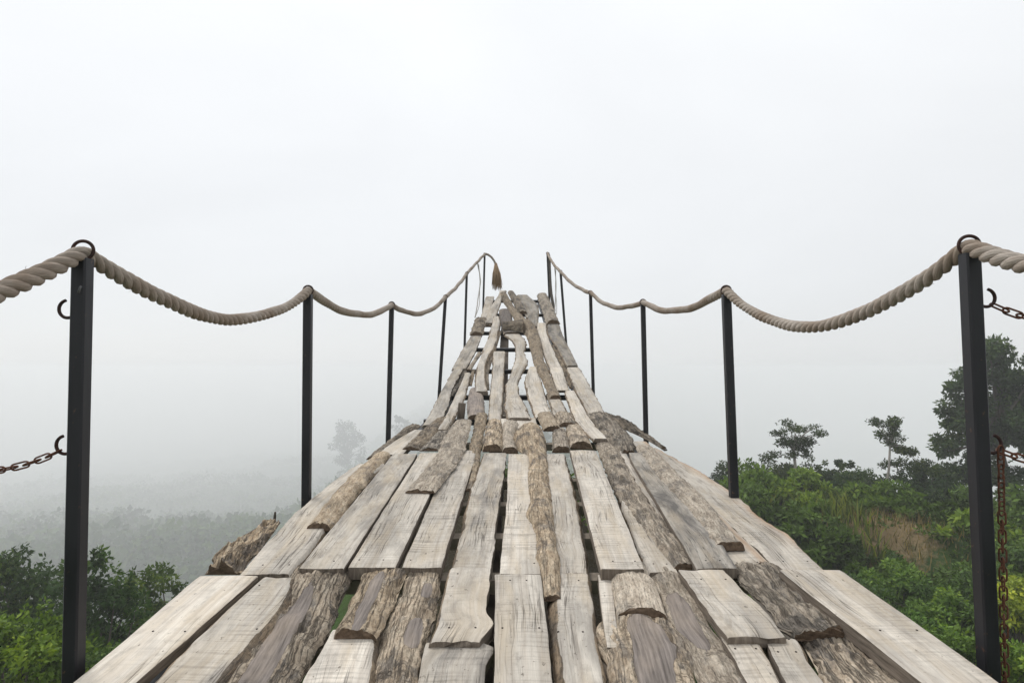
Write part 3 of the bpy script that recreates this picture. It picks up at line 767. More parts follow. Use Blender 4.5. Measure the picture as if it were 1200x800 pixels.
def sweep_beam(fn, y0, y1, w, h, name, mat, parent):
    ys = np.arange(y0, y1 + 1e-6, 0.3); V = []; Fc = []
    for y in ys:
        x, z = fn(y)
        for sx, sz in ((-1, -1), (1, -1), (1, 1), (-1, 1)):
            V.append((x + sx * w / 2 - BINV.x, y - BINV.y, z + sz * h / 2 - BINV.z))
    n = len(ys)
    for i in range(n - 1):
        for k in range(4): Fc.append((i*4+k, i*4+(k+1) % 4, (i+1)*4+(k+1) % 4, (i+1)*4+k))
    Fc.append((3, 2, 1, 0)); Fc.append(tuple((n-1)*4 + k for k in range(4)))
    return mesh_obj(name, V, Fc, mat, parent, False)

for side in (-1, 1):
    sweep_beam(lambda y: (edge(y, side) - side * 0.10, deck_z(y) - 0.13), 0.3, 12.2, 0.05, 0.10, 'side_beam', STEEL, bridge)
sweep_beam(lambda y: (-0.12, deck_z(y) - 0.175), 0.3, 11.0, 0.13, 0.13, 'centre_beam', SIDEW, bridge)
def crossbar(y, mat, w=0.035, h=0.035, dz=-0.030):
    mb = MB(); z = deck_z(y) + dz
    x0, x1 = edge(y, -1) + 0.12, edge(y, 1) - 0.12
    sl = math.atan2(deck_z(y + .1) - deck_z(y - .1), .2)
    mb.box(((x0 + x1) / 2 - BINV.x, y - BINV.y, z - BINV.z), (x1 - x0, w, h), Matrix.Rotation(sl, 3, 'X'))
    return mb.build('cross_bar', mat, bridge, False)
for y in (1.0, 1.75): crossbar(y, SIDEW, .07, .05, -.034)
TIMBER = mat_plain('cross_timber', (0.24, 0.205, 0.165))
for py in (672, 625, 588, 560, 518): crossbar(float(on_deck(600, py)[1]), TIMBER, .07, .05, -.034)
for py in (490, 462, 432, 407, 388, 367, 351): crossbar(float(on_deck(600, py)[1]) , STEEL, .05, .05, -.036)
mb = MB(); q = on_deck(540, 484); mb.box((q[0] - BINV.x, q[1] - BINV.y, q[2] - BINV.z - .04), (.07, .05, .28), Matrix.Rotation(.1, 3, 'Y')); mb.build('support_stub', SIDEW, bridge, False)

# ---- posts
POSTD = [1.54, 3.1, 5.0, 7.0, 9.2, 11.6]
POSTW = [.038, .042, .038, .037, .036, .038]
LT = [(97, 303), (361, 345), (459, 360), (522, 350), (547, 322), (568, 299)]
LB = [(86, 790), (359, 588), (455, 512), (514.5, 465), (544.5, 405), (566.5, 352)]
RT = [(1136, 297), (851, 345), (753.5, 357), (692, 345), (657, 320), (641.5, 298)]
RB = [(1159, 793), (860, 580), (757, 512), (695, 452), (663, 397), (644, 356)]

def ring_mesh(R_, r_, arc=2 * math.pi, start=0.0, n=28):
    pts = [(R_ * math.cos(start + arc * k / n), 0, R_ * math.sin(start + arc * k / n)) for k in range(n + (0 if arc > 6.28 else 1))]
    return pts, arc > 6.28

post_tops = {-1: [], 1: []}
posts = {-1: [], 1: []}
for side, T_, B_ in ((-1, LT, LB), (1, RT, RB)):
    for i in range(6):
        d = POSTD[i]; w = POSTW[i]
        a = at(*B_[i], d); c = at(*T_[i], d)
        a = a + (a - c).normalized() * 0.22
        mb = MB(); ax = (c - a); ln = ax.length; ax.normalize()
        rot = Vector((0, 0, 1)).rotation_difference(ax).to_matrix() @ Matrix.Rotation(side * math.radians(-2), 3, 'Z')
        mb.box((0, 0, ln / 2), (w, w, ln), rot, bev=.004)
        org = a
        # box is centred on its own middle, so shift along the axis
        mb.v = [tuple(Vector(v) - Vector((0, 0, ln / 2)) + ax * ln / 2) for v in mb.v]
        o = mb.build('railing_post', STEEL, bridge, False)
        o.location = org - BINV
        posts[side].append(o)
        top = c
        # welded eye on top for the rope
        pts, closed = ring_mesh(.0240, .0044)
        mr = MB(); mr.tube(pts, .0044, 8, closed=True)
        r_ = mr.build('rope_ring', DARKIRON, o)
        r_.location = top + Vector((0, 0, .022)) - org
        r_.rotation_euler = (0, 0, side * math.radians(-14))
        post_tops[side].append(top + Vector((0, 0, .022)))

# hooks on the front posts
def hook(side, px, py, flip=1):
    o = posts[side][0]; wpos = at(px, py, 1.54)
    mb = MB(); R_ = .023
    pts = [(side * (.004 + R_ * 1.0 - R_ * math.cos(a)) , 0, -R_ * math.sin(a)) for a in np.linspace(math.radians(0), math.radians(200), 18)]
    # start at the post face and sweep under and up to the open tip
    pts = [(side * (R_ * (1 - math.cos(a))), 0, -R_ * math.sin(a)) for a in np.linspace(math.radians(35), math.radians(255), 20)]
    mb.tube(pts, .0042, 8)
    h = mb.build('hook', DARKIRON, o)
    h.location = wpos - (o.location + BINV)
    return wpos + Vector((side * R_ * 1.7, 0, -R_ * .72))
h_l1 = hook(-1, 90, 362)
h_l2 = hook(-1, 87, 521)
h_r1 = hook(1, 1145, 349)
h_r2 = hook(1, 1152, 520)
mb = MB(); mb.tube([(0, 0, 0), (.006, -.004, .012), (.009, -.004, .016)], .003, 6)
o = mb.build('weld_bead', mat_plain('grey_weld', (.16, .16, .17), .5), posts[-1][0]); o.location = at(92, 343, 1.54 - .030) - (posts[-1][0].location + BINV)

# ------------------------------------------------------------------ ropes
def path_sag(a, c, sag, n=60):
    return [a.lerp(c, k / n) + Vector((0, 0, -sag * 4 * (k / n) * (1 - k / n))) for k in range(n + 1)]

def resample_path(pts, step):
    d = [0]
    for i in range(1, len(pts)): d.append(d[-1] + (pts[i] - pts[i - 1]).length)
    n = int(d[-1] / step); P_ = np.array([tuple(p) for p in pts]); s = np.linspace(0, d[-1], n + 1)
    return [Vector(q) for q in np.stack([np.interp(s, d, P_[:, k]) for k in range(3)], 1)], s

def rope_obj(name, pts, R_=.0235, pitch=.115, hand=1, mat=ROPE, step=.008, parent=None, seg=9, fuzz=0):
    pts, s = resample_path(pts, step)
    for _ in range(6):   # soften the kinks at the posts
        pts = [pts[0]] + [(pts[i - 1] + pts[i] * 2 + pts[i + 1]) / 4 for i in range(1, len(pts) - 1)] + [pts[-1]]
    mb = MB(); n = len(pts)
    prev = None; fr = []
    for i in range(n):
        t = (pts[min(i + 1, n - 1)] - pts[max(i - 1, 0)]).normalized()
        if prev is None: u = t.cross(Vector((0, 0, 1))).normalized()
        else: u = (prev - t * prev.dot(t)).normalized()
        prev = u; fr.append((u, t.cross(u)))
    rs = R_ * 0.54
    jit = [1 + .10 * math.sin(s[i] * 7.1 + 1) * math.sin(s[i] * 2.3) + .05 * math.sin(s[i] * 19) for i in range(n)]
    ph = [.35 * math.sin(s[i] * 5.3) + .25 * math.sin(s[i] * 11.7 + 2) for i in range(n)]
    pts = [p + Vector((.003 * math.sin(s[i] * 6.3), 0, .0035 * math.sin(s[i] * 8.7 + 1))) for i, p in enumerate(pts)]
    for k in range(3):
        c = []
        for i in range(n):
            a = hand * 2 * math.pi * (s[i] / pitch + k / 3) + ph[i]
            u, w = fr[i]
            c.append(pts[i] + (u * math.cos(a) + w * math.sin(a)) * (R_ - rs))
        mb.tube(c, [rs * (jit[i] + .05 * math.sin(s[i] * 31 + k * 2)) for i in range(n)], seg)
    for _ in range(fuzz):
        i = random.randrange(2, n - 2); u, w = fr[i]; a = random.uniform(0, 6.28)
        o_ = u * math.cos(a) + w * math.sin(a); t = (pts[i + 1] - pts[i - 1]).normalized()
        p0 = pts[i] + o_ * R_ * .85; l = random.uniform(.005, .013)
        mb.tube([p0, p0 + o_ * l * .6 + t * random.uniform(-1, 1) * l * .6, p0 + o_ * l + t * random.uniform(-1, 1) * l], .0004, 3, caps=False)
    return mb.build(name, mat, parent)

def rail_path(side, sags, start):
    tops = post_tops[side]; pts = path_sag(start, tops[0], sags[0], 60)
    for i in range(5): pts += path_sag(tops[i], tops[i + 1], sags[i + 1], 60)[1:]
    return pts
# rope sits inside the rings, resting low
st_l = at(97, 303, 1.54) + Vector((-.02, -1.75, .03)); st_r = at(1136, 297, 1.54) + Vector((.02, -1.75, .03))
pl = rail_path(-1, [.30, .165, .106, .13, .03, .0], st_l)
# the left end bends over the last post and hangs
e = pl[-1]
pl += [e + Vector((.06, .02, -.01)), e + Vector((.13, .03, -.055)), e + Vector((.19, .04, -.13)), e + Vector((.215, .04, -.19))]
rl = rope_obj('handrail_rope', pl, fuzz=150)
tag(rl, 'thick twisted beige rope draped along the left posts, ending in a frayed tassel', 'rope', 'handrail ropes')
tas_at = pl[-1]
mb = MB()
for k in range(90):
    a = random.uniform(0, 6.28); r0 = random.uniform(0, .022); r1 = random.uniform(.3, 1) ** .5 * .115; ln = random.uniform(.40, .52)
    p0 = tas_at + Vector((r0 * math.cos(a), r0 * math.sin(a), .02))
    p2 = tas_at + Vector((.03 + r1 * math.cos(a) * .95, r1 * math.sin(a) * .8, -ln))
    p1 = p0.lerp(p2, .5) + Vector((.4 * r1 * math.cos(a) * .5, 0, .02))
    mb.tube([p0, p1, p2 + Vector((random.uniform(-.01, .01), 0, 0))], [.006, .0055, .003], 4)
mb.build('tassel', TASSEL, rl)
pr = rail_path(1, [.24, .20, .09, .10, .05, .04], st_r)
rr_ = rope_obj('handrail_rope', pr, hand=-1, fuzz=150)
tag(rr_, 'thick twisted beige rope draped along the right posts, with a darker loose end', 'rope', 'handrail ropes')
e = pr[-1]
rope_obj('loose_end', [e + Vector((.01, 0, 0)), e + Vector((.03, .0, -.06)), e + Vector((.045, 0, -.4)), e + Vector((.07, -.05, -.8)), e + Vector((.12, -.12, -1.15))], .03, .13, 1, ROPEDARK, .012, rr_)

def cord(name, pts, r, label):
    mb = MB(); pts = [Vector(p) for p in pts]
    q, s = resample_path(pts, .03)
    for k in range(2):
        mb.tube([p + Vector((.012 * math.sin(6 * s[i] + k * 2.3) + k * .012, .008 * math.cos(9 * s[i] + k), 0)) for i, p in enumerate(q)], r * (1 - .35 * k), 5)
    return tag(mb.build(name, CORD), label, 'cord')
cord('loose_cord', [at(559.5, 309, 10.4), at(561, 318, 10.4), at(562.5, 330, 10.3), at(561.5, 345, 10.2), at(560, 358, 10.0), at(556, 372, 9.8)], .010, 'frayed white cord hanging from the left rope between the two farthest left posts')
cord('loose_cord', [at(650, 314, 10.4), at(650.5, 325, 10.4), at(651, 340, 10.3), at(651.5, 355, 10.2), at(650.5, 368, 10.1)], .009, 'thin white cord hanging from the right rope beside the top right bark log')

# ------------------------------------------------------------------ chains
def link_mesh():
    mb = MB(); L_, W_ = .0165, .0085; pts = []
    for k in range(8): a = -math.pi / 2 + math.pi * k / 7; pts.append((L_ - W_ + 0.004 + W_ * math.cos(a), W_ * math.sin(a), 0))
    for k in range(8): a = math.pi / 2 + math.pi * k / 7; pts.append((-(L_ - W_ + 0.004) + W_ * math.cos(a), W_ * math.sin(a), 0))
    mb.tube(pts, .0025, 8, closed=True)
    return mb
_link = None
def chain(pts, label, loc, scale=1.0, twist=0.0):
    global _link
    root = tag(empty('rusty_chain', loc), label, 'chain', 'rusty chains hooked to the front posts')
    p, s = resample_path([Vector(q) for q in pts], .0265 * scale)
    for i in range(len(p) - 1):
        mid = (p[i] + p[i + 1]) / 2; t = (p[i + 1] - p[i]).normalized()
        if _link is None:
            o = link_mesh().build('chain_link', RUST, root); _link = o
        else:
            o = _link.copy(); COL.objects.link(o); o.parent = root
        o.location = mid - Vector(loc)
        q = t.to_track_quat('X', 'Z') @ Matrix.Rotation((math.pi / 2) * (i % 2) + .5 + twist + random.uniform(-.15, .15), 3, 'X').to_quaternion()
        o.rotation_mode = 'QUATERNION'; o.rotation_quaternion = q; o.scale = (scale,) * 3
    return root
def chain_sag(a, c, sag, n=40): return path_sag(a, c, sag, n)
chain(chain_sag(h_l2, at(-90, 545, 1.32), .03), 'rusty chain running left from the lower hook of the left front post', tuple(h_l2), .9)
chain(chain_sag(h_r1 + Vector((.002, 0, -.002)), at(1290, 378, 1.40), .02), 'rusty chain running right from the upper hook of the right front post', tuple(h_r1), 1.05)
chain(chain_sag(h_r2 + Vector((.002, 0, .0)), at(1290, 548, 1.42), .015), 'rusty chain running right from the lower hook of the right front post', tuple(h_r2), 1.05)
chain([h_r2 + Vector((-.004, -.012, .008)), at(1174, 600, 1.53), at(1176, 700, 1.53), at(1178, 815, 1.53), at(1180, 880, 1.53)], 'rusty chain hanging straight down beside the right front post', tuple(h_r2 + Vector((0, -.012, 0))), .88)

# ------------------------------------------------------------------ TERRAIN
def prof(r, xs, zs): return np.interp(r, xs, zs)
def ground(x, y):
    x = np.asarray(x, float); y = np.asarray(y, float)
    r = np.hypot(x, y); az = np.degrees(np.arctan2(x, y))
    left = prof(r, [0, 3, 6, 12, 20, 40, 80, 150, 350, 600, 1000, 1500, 2400, 3500], [-2.2, -3.2, -5.6, -10.0, -14, -26, -46, -74, -112, -146, -186, -232, -306, -345])
    mid = prof(r, [0, 3, 6, 12, 20, 40, 80, 150, 300, 700, 1500, 3500], [-2.2, -3.2, -5.0, -9.0, -14, -30, -56, -92, -140, -230, -330, -360])
    right = prof(r, [0, 3, 6, 10, 17, 23, 26.5, 29, 36, 41, 48, 80, 150, 300, 700, 1500, 3500], [-2.2, -3.0, -4.6, -6.4, -8.5, -9.5, -8.7, -6.9, -6.6, -7.6, -13, -34, -80, -140, -230, -330, -360])
    wr_ = smooth(11, 20, az) * (1 - smooth(110, 150, np.abs(az)))
    wl_ = 1 - smooth(-9, 2, az)
    z = mid * (1 - wl_) + left * wl_
    z = z * (1 - wr_) + right * wr_
    # a spur coming forward behind the bridge on the left
    z = z + 46 * np.exp(-((az + 12.0) / 5.0) ** 2 - ((r - 440) / 110) ** 2) + 40 * np.exp(-((az + 13.0) / 4.5) ** 2 - ((r - 700) / 120) ** 2)
    # the knoll the walkway stands on, hidden from the front by its deck
    kn = prof(r, [0, 3, 8, 14, 18, 22, 27, 40], [-1.95, -1.9, -2.25, -2.6, -3.0, -5.2, -10, -60]) - (az / 12.0) ** 2 * 1.1 * r / 14
    z = np.maximum(z, kn)
    z = np.where(np.abs(az) > 60, np.minimum(z, -1.9), z)
    back = smooth(95, 150, np.abs(az))
    z = z * (1 - back) + (-1.9 - 0.012 * np.minimum(r, 300)) * back
    z = z + (fbm(x * .25, y * .25, 3, 3) - .5) * np.clip(r / 12, 0.1, 1) * 1.1
    z = z + (fbm(x * .0065, y * .0065, 5, 4) - .5) * np.clip((r - 60) / 300, 0, 1) * 56 * (1 - smooth(1300, 2200, r) * .5)
    return z

g = np.sinh(np.linspace(-1, 1, 261) * 6.6) / np.sinh(6.6) * 2900
gx, gy = np.meshgrid(g, g)
gz = ground(gx, gy)
n = len(g)
V = np.stack([gx.ravel(), gy.ravel(), gz.ravel()], 1)
ii, jj = np.meshgrid(np.arange(n - 1), np.arange(n - 1), indexing='ij')
q0 = (ii * n + jj).ravel()
Fc = np.stack([q0, q0 + 1, q0 + n + 1, q0 + n], 1).tolist()
ex, ey = 15.6, 26.2
earth = (.8 * np.exp(-((gx - ex) / 2.6) ** 2 - ((gy - ey + .6) / 3.6) ** 2)).ravel()
terr = mesh_obj('terrain', V, Fc, GROUND, attrs={'earth': earth, 'soil_shade': np.exp(-(np.degrees(np.arctan2(gx, np.maximum(gy, .1))) / 16) ** 4 - (np.hypot(gx, gy) / 22) ** 6).ravel()})  # second mask follows the deck's footprint: painted shade over dark ground
tag(terr, 'green hillside dropping away under the walkway into a foggy valley', kind='structure')

# ------------------------------------------------------------------ FOLIAGE
def leaf_mesh(name, pts, nrm, size, shade, wide=.5):
    n = len(pts)
    d = RNG.normal(size=(n, 3)) + nrm * .7 + np.array([0, 0, -.25])
    d /= np.linalg.norm(d, axis=1)[:, None]
    up = nrm * .9 + np.array([0, 0, .55]) + RNG.normal(size=(n, 3)) * .55
    sd = np.cross(d, up); sd /= np.linalg.norm(sd, axis=1)[:, None] + 1e-9
    nn = np.cross(sd, d)
    sz = size[:, None]
    a = pts; tip = pts + d * sz
    m = pts + d * sz * .45 - nn * sz * .06
    l = m + sd * sz * wide * .5 + nn * sz * .08; r = m - sd * sz * wide * .5 + nn * sz * .08
    V = np.stack([a, l, tip, r], 1).reshape(-1, 3).astype(np.float32)
    me = bpy.data.meshes.new(name)
    me.vertices.add(4 * n); me.vertices.foreach_set('co', V.ravel())
    me.loops.add(4 * n); me.loops.foreach_set('vertex_index', np.arange(4 * n, dtype=np.int32))
    me.polygons.add(n); me.polygons.foreach_set('loop_start', np.arange(0, 4 * n, 4, dtype=np.int32))
    me.update(calc_edges=True)
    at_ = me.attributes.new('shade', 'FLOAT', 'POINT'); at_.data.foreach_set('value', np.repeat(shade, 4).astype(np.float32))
    me.materials.append(LEAF)
    return me

def blobs_points(blobs, n, fill=.55):
    """leaves spread through ellipsoid clumps; returns points, outward normals, clump shade"""
    C = np.array([b[0] for b in blobs], float); R_ = np.array([b[1] if hasattr(b[1], '__len__') else (b[1],) * 3 for b in blobs], float)
    w = (R_[:, 0] * R_[:, 2]); w = w / w.sum()
    k = RNG.choice(len(blobs), n, p=w)
    u = RNG.normal(size=(n, 3)); u /= np.linalg.norm(u, axis=1)[:, None]
    rad = fill + (1.06 - fill) * RNG.random(n) ** .6
    bs = RNG.random(len(blobs))
    wob = 1 + .22 * np.sin(u[:, 0] * 5 + k) * np.cos(u[:, 1] * 6 + k * 2)
    P_ = C[k] + u * R_[k] * (rad * wob)[:, None]
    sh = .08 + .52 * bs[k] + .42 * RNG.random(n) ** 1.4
    return P_, u, sh

def gen_blobs(c, rx, ry, rz, n, rs, seed):
    r = np.random.default_rng(seed); out = []
    for i in range(n):
        u = r.normal(size=3); u /= np.linalg.norm(u)
        if u[2] < -.35: u[2] *= -.5
        f = r.uniform(.45, .95)
        q = rs * r.uniform(.65, 1.35)
        out.append(((c[0] + u[0] * rx * f, c[1] + u[1] * ry * f, c[2] + u[2] * rz * f), (q * r.uniform(.9, 1.3), q * r.uniform(.9, 1.3), q * r.uniform(.6, .9))))
    return out

def make_tree(name, base, blobs, n, leaf, color, trunk_r, label, cat='tree', group=None, trunk_mat=None, limbs=True, fork=.45, fill=.55, wide=.5, lean=(0, 0)):
    base = Vector(base)
    root = tag(empty(name, base), label, cat, group)
    P_, u, sh = blobs_points(blobs, n, fill)
    P_ = P_ - np.array(base)
    me = leaf_mesh('crown', P_, u, leaf * RNG.uniform(.6, 1.35, n), sh, wide)
    o = bpy.data.objects.new('crown', me); COL.objects.link(o); o.parent = root; o.color = (*color, 1)
    if trunk_r:
        cen = Vector(np.mean([b[0] for b in blobs], axis=0)) - base
        mb = MB(); topz = max(b[0][2] for b in blobs) - base.z
        f = Vector((cen.x * .7 + lean[0], cen.y * .7 + lean[1], topz * fork))
        mid = f * .5 + Vector((trunk_r * .8, 0, 0))
        mb.tube([Vector((0, 0, -.4)), mid * .4, mid, f], [trunk_r * 1.25, trunk_r, trunk_r * .85, trunk_r * .7], 8)
        if limbs:
            for b in blobs[:26]:
                e_ = Vector(b[0]) - base
                q = f.lerp(e_, .5) + Vector((random.uniform(-.1, .1), random.uniform(-.1, .1), .12)) * (e_ - f).length
                mb.tube([f * .96, f.lerp(q, .5), q, e_], [trunk_r * .5, trunk_r * .4, trunk_r * .28, trunk_r * .1], 5)
        mb.build('trunk', trunk_mat or TRUNK, root)
    return root

GT = 'trees along the ridge right of the walkway'
def gz_(x, y): return float(ground(x, y))
def bpx(px, py, d, r, fl=.75, dy=0):     # a leaf clump seen at a pixel, r in pixels
    c = at(px, py, d); k = d / F * r
    return ((c.x, c.y + dy, c.z), (k, k, k * fl))

# big dark tree by the right post
D = 34
bl = []
rg = np.random.default_rng(11)
for (x, y, r) in [(1150, 425, 26), (1170, 420, 26), (1130, 470, 24), (1115, 492, 20), (1128, 520, 24), (1160, 470, 34), (1195, 460, 34), (1155, 520, 34), (1200, 520, 40), (1180, 560, 40), (1140, 555, 24), (1225, 480, 40), (1240, 430, 34), (1210, 420, 22), (1165, 408, 14), (1105, 515, 12), (1108, 478, 10), (1120, 450, 12), (1250, 530, 40), (1178, 440, 20), (1150, 445, 20)]:
    for k in range(4):
        bl.append(bpx(x + rg.normal() * r * .5, y + rg.normal() * r * .4, D, r * rg.uniform(.35, .6), .7, rg.normal() * r * D / F * .6))
c = at(1185, 600, D)
make_tree('broadleaf_tree', (c.x, c.y, gz_(c.x, c.y)), bl, 26000, .27, (.038, .066, .024), .30, 'tall dark leafy tree behind the right front post', group=GT, fill=.4)
# umbrella crowned tree
D = 33
bl = []
for (x, y, rx, rz) in [(912, 505, 11, 4), (930, 503, 14, 5), (946, 504, 12, 4), (955, 500, 7, 3), (918, 518, 12, 6), (936, 517, 14, 7), (944, 525, 10, 6), (925, 530, 8, 5), (950, 535, 6, 5), (897, 541, 8, 6), (908, 538, 9, 5)]:
    for k in range(3):
        c = at(x + rg.normal() * rx * .5, y + rg.normal() * rz * .5, D)
        bl.append(((c.x, c.y + rg.normal() * .4, c.z), (rx * D / F * .72, rx * D / F * .72, rz * D / F * .8)))
for (x, y, r) in [(915, 555, 18), (935, 552, 18), (905, 575, 14), (925, 578, 20), (945, 575, 16), (950, 558, 10), (960, 590, 12)]:
    for k in range(3): bl.append(bpx(x + rg.normal() * r * .4, y + rg.normal() * r * .4, D + .5, r * .55, .8, rg.normal() * .5))
c = at(932, 603, D)
make_tree('umbrella_tree', (c.x, c.y, gz_(c.x, c.y)), bl, 9000, .13, (.042, .062, .027), .10, 'tree with flat tiered umbrella crown on the ridge, just right of the second right post', group=GT, trunk_mat=PALETRUNK, fork=.62, fill=.2)
# slender tree
D = 31
bl = []
for (x, y, rx, rz) in [(1030, 497, 10, 5), (1042, 493, 11, 6), (1050, 502, 9, 6), (1036, 508, 8, 5), (1052, 512, 7, 5), (1046, 520, 5, 4), (1058, 524, 11, 5), (1068, 530, 11, 5), (1076, 540, 9, 4), (1062, 541, 10, 4), (1052, 548, 9, 4), (1072, 551, 10, 4), (1040, 548, 6, 3)]:
    for k in range(3):
        c = at(x + rg.normal() * rx * .5, y + rg.normal() * rz * .5, D)
        bl.append(((c.x, c.y + rg.normal() * .3, c.z), (rx * D / F * .68, rx * D / F * .68, rz * D / F * .85)))
c = at(1038, 590, D)
make_tree('slender_tree', (c.x, c.y, gz_(c.x, c.y)), bl, 3400, .14, (.046, .070, .028), .07, 'slender tree with a small open crown above the bushes on the ridge', group=GT, trunk_mat=PALETRUNK, fork=.68, fill=.2, lean=(-.15, 0))
# darker trees left of the umbrella tree
for (px, py, D, rr0, nm, lb) in [(878, 566, 38, 20, 'round_tree', 'small dark round tree directly behind the second right post'), (845, 566, 44, 14, 'round_tree', 'low hazy tree left of the second right post at the deck edge')]:
    bl = []
    for k in range(14): bl.append(bpx(px + rg.normal() * rr0 * .6, py + rg.normal() * rr0 * .45, D, rr0 * rg.uniform(.3, .5), .75, rg.normal() * .6))
    c = at(px, 610, D)
    make_tree(nm, (c.x, c.y, gz_(c.x, c.y)), bl, 3000, .19, (.034, .052, .026), .1, lb, group=GT, fill=.4)
# bushes along the ridge
RB_ = [(895, 590, 22, 33, (.030, .055, .022), 'low bright green bush on the ridge under the umbrella tree'),
       (972, 575, 26, 32, (.030, .055, .024), 'dense bush on the ridge right of the umbrella tree'),
       (1003, 570, 26, 32, (.034, .058, .025), 'leafy bush on the ridge midway between the umbrella tree and the slender tree'),
       (1035, 585, 24, 31, (.040, .062, .026), 'bush at the foot of the slender tree'),
       (1078, 580, 32, 30, (.032, .056, .022), 'wide bush on the ridge right of the slender tree'),
       (1120, 585, 26, 29, (.030, .052, .022), 'bush on the ridge left of the right front post'),
       (1190, 590, 36, 28, (.036, .060, .022), 'bush on the ridge right of the right front post'),
       (1055, 630, 30, 27, (.016, .030, .013), 'very dark bush in the hollow below the slender tree'),
       (1100, 640, 30, 26, (.020, .036, .015), 'dark bush on the slope left of the right front post'),
       (990, 625, 20, 29, (.040, .066, .024), 'bush above the bare earth bank'),
       (935, 615, 20, 30, (.040, .066, .022), 'grassy bush low on the ridge near the deck edge'),
       (1180, 655, 34, 22, (.050, .085, .024), 'bush behind the hanging chain, half way up'),
       (1185, 700, 30, 17, (.16, .20, .03), 'bright yellow green shrub behind the hanging chain'),
       (1110, 715, 32, 18, (.060, .105, .022), 'bright green shrub low on the slope left of the right front post'),
       (1060, 690, 30, 20, (.050, .090, .022), 'fresh green shrub on the slope below the bare earth bank'),
       (1010, 700, 24, 19, (.030, .055, .020), 'shrub just beyond the right edge of the deck')]
RB_ += [(1140, 690, 30, 20, (.055, .095, .022), 'shrub on the slope directly left of the right front post, mid height'),
        (1035, 660, 22, 24, (.045, .075, .024), 'shrub at the right end of the bare earth bank'),
        (962, 640, 18, 27, (.050, .085, .024), 'small shrub left of the bare earth bank near the deck'),
        (1130, 770, 34, 14, (.075, .125, .026), 'light green shrub at the foot of the right front post'),
        (1195, 770, 34, 12.5, (.085, .14, .026), 'light green leafy plant in the lower right corner behind the chain'),
        (1085, 745, 26, 15.5, (.060, .11, .024), 'shrub beside the lower end of the right edge plank'),
        (1145, 620, 26, 26, (.026, .044, .018), 'dark bush behind the right front post below the tall tree')]
for (px, py, rx, ry, D, n_, colr, lb) in [
        (983, 566, 24, 20, 35, 6500, (.036, .060, .024), 'bulky leafy tree on the ridge between the umbrella tree and the slender tree'),
        (1012, 572, 20, 16, 34, 4500, (.046, .070, .028), 'lighter rounded tree on the ridge just left of the slender tree'),
        (1092, 566, 22, 18, 32, 5500, (.034, .058, .022), 'bulky dark tree on the ridge between the slender tree and the tall dark tree'),
        (925, 574, 28, 24, 34.5, 7500, (.036, .054, .026), 'broad bushy tree around the foot of the umbrella tree')]:
    bl = []
    for k in range(30):
        a = rg.uniform(0, 6.28); f = rg.random() ** .5
        bl.append(bpx(px + rx * f * math.cos(a), py + ry * f * math.sin(a), D, rx * rg.uniform(.16, .34), .75, rg.normal() * .7))
    for k in range(7):
        bl.append(bpx(px + rg.normal() * rx * .5, py - ry * rg.uniform(.8, 1.2), D, rx * rg.uniform(.08, .16), 1.1, rg.normal() * .4))
    c = at(px, 612, D)
    make_tree('bushy_tree', (c.x, c.y, gz_(c.x, c.y)), bl, n_, .17, colr, .1, lb, group=GT, fill=.35)
for (px, py, rr0, D, colr, lb) in RB_:
    bl = []
    for k in range(26): bl.append(bpx(px + rg.normal() * rr0 * .55, py + rg.uniform(-.55, .95) * rr0, D, rr0 * rg.uniform(.24, .46), .75, rg.normal() * .5))
    c = at(px, py + rr0, D); zb = min(c.z, gz_(c.x, c.y) )
    lf = (.0052 if D > 24 else .0072) * D
    colr = tuple(q * (1.3 if D > 24 else 1.55) for q in colr)
    make_tree('bush', (c.x, c.y, zb), bl, int(3200 + rr0 * 110), lf, colr, .05, lb, 'bush', 'bushes on the slope right of the walkway', fork=.35, fill=.35)

# trees below on the left
def left_tree(px0, px1, ytop, D, n, leaf, col_, lb, name='leafy_tree', ybot=830, sprig=8, cat='tree', group='trees below the left side of the walkway'):
    bl = []
    for k in range(64):
        x = rg.uniform(px0, px1); cx = (px0 + px1) / 2; hw = (px1 - px0) / 2
        yt = ytop + ((x - cx) / hw) ** 2 * 38 + 14
        y = rg.uniform(yt, ybot)
        bl.append(bpx(x, y, D, hw * rg.uniform(.22, .38), .7, rg.normal() * hw * D / F * .35))
    for k in range(sprig):
        x = rg.uniform(px0, px1); cx = (px0 + px1) / 2; hw = (px1 - px0) / 2
        yt = ytop + ((x - cx) / hw) ** 2 * 38
        bl.append(((at(x, yt + 4, D).x, D + rg.normal() * .3, at(x, yt + 4, D).z), (4 * D / F, 4 * D / F, 11 * D / F)))
    c = at((px0 + px1) / 2, ybot, D)
    return make_tree(name, (c.x, c.y, min(gz_(c.x, c.y), c.z)), bl, n, leaf, col_, .12, lb, cat, group, fill=.4)
left_tree(-70, 62, 645, 19, 19000, .17, (.040, .074, .021), 'dark green tree left of the left front post')
left_tree(58, 158, 648, 17, 17000, .15, (.040, .080, .021), 'dark green tree directly behind the left front post')
left_tree(138, 216, 662, 20, 12000, .16, (.060, .098, .024), 'lighter green tree touching the outer edge of the wide pale left plank')
left_tree(60, 160, 745, 13, 10000, .12, (.055, .10, .022), 'mid green tree low behind the foot of the left front post', sprig=3)
left_tree(-60, 72, 712, 10.5, 14000, .105, (.105, .17, .028), 'bright yellow green bush in the lower left', 'bush', 860, 6, 'bush', 'bushes below the left side of the walkway')

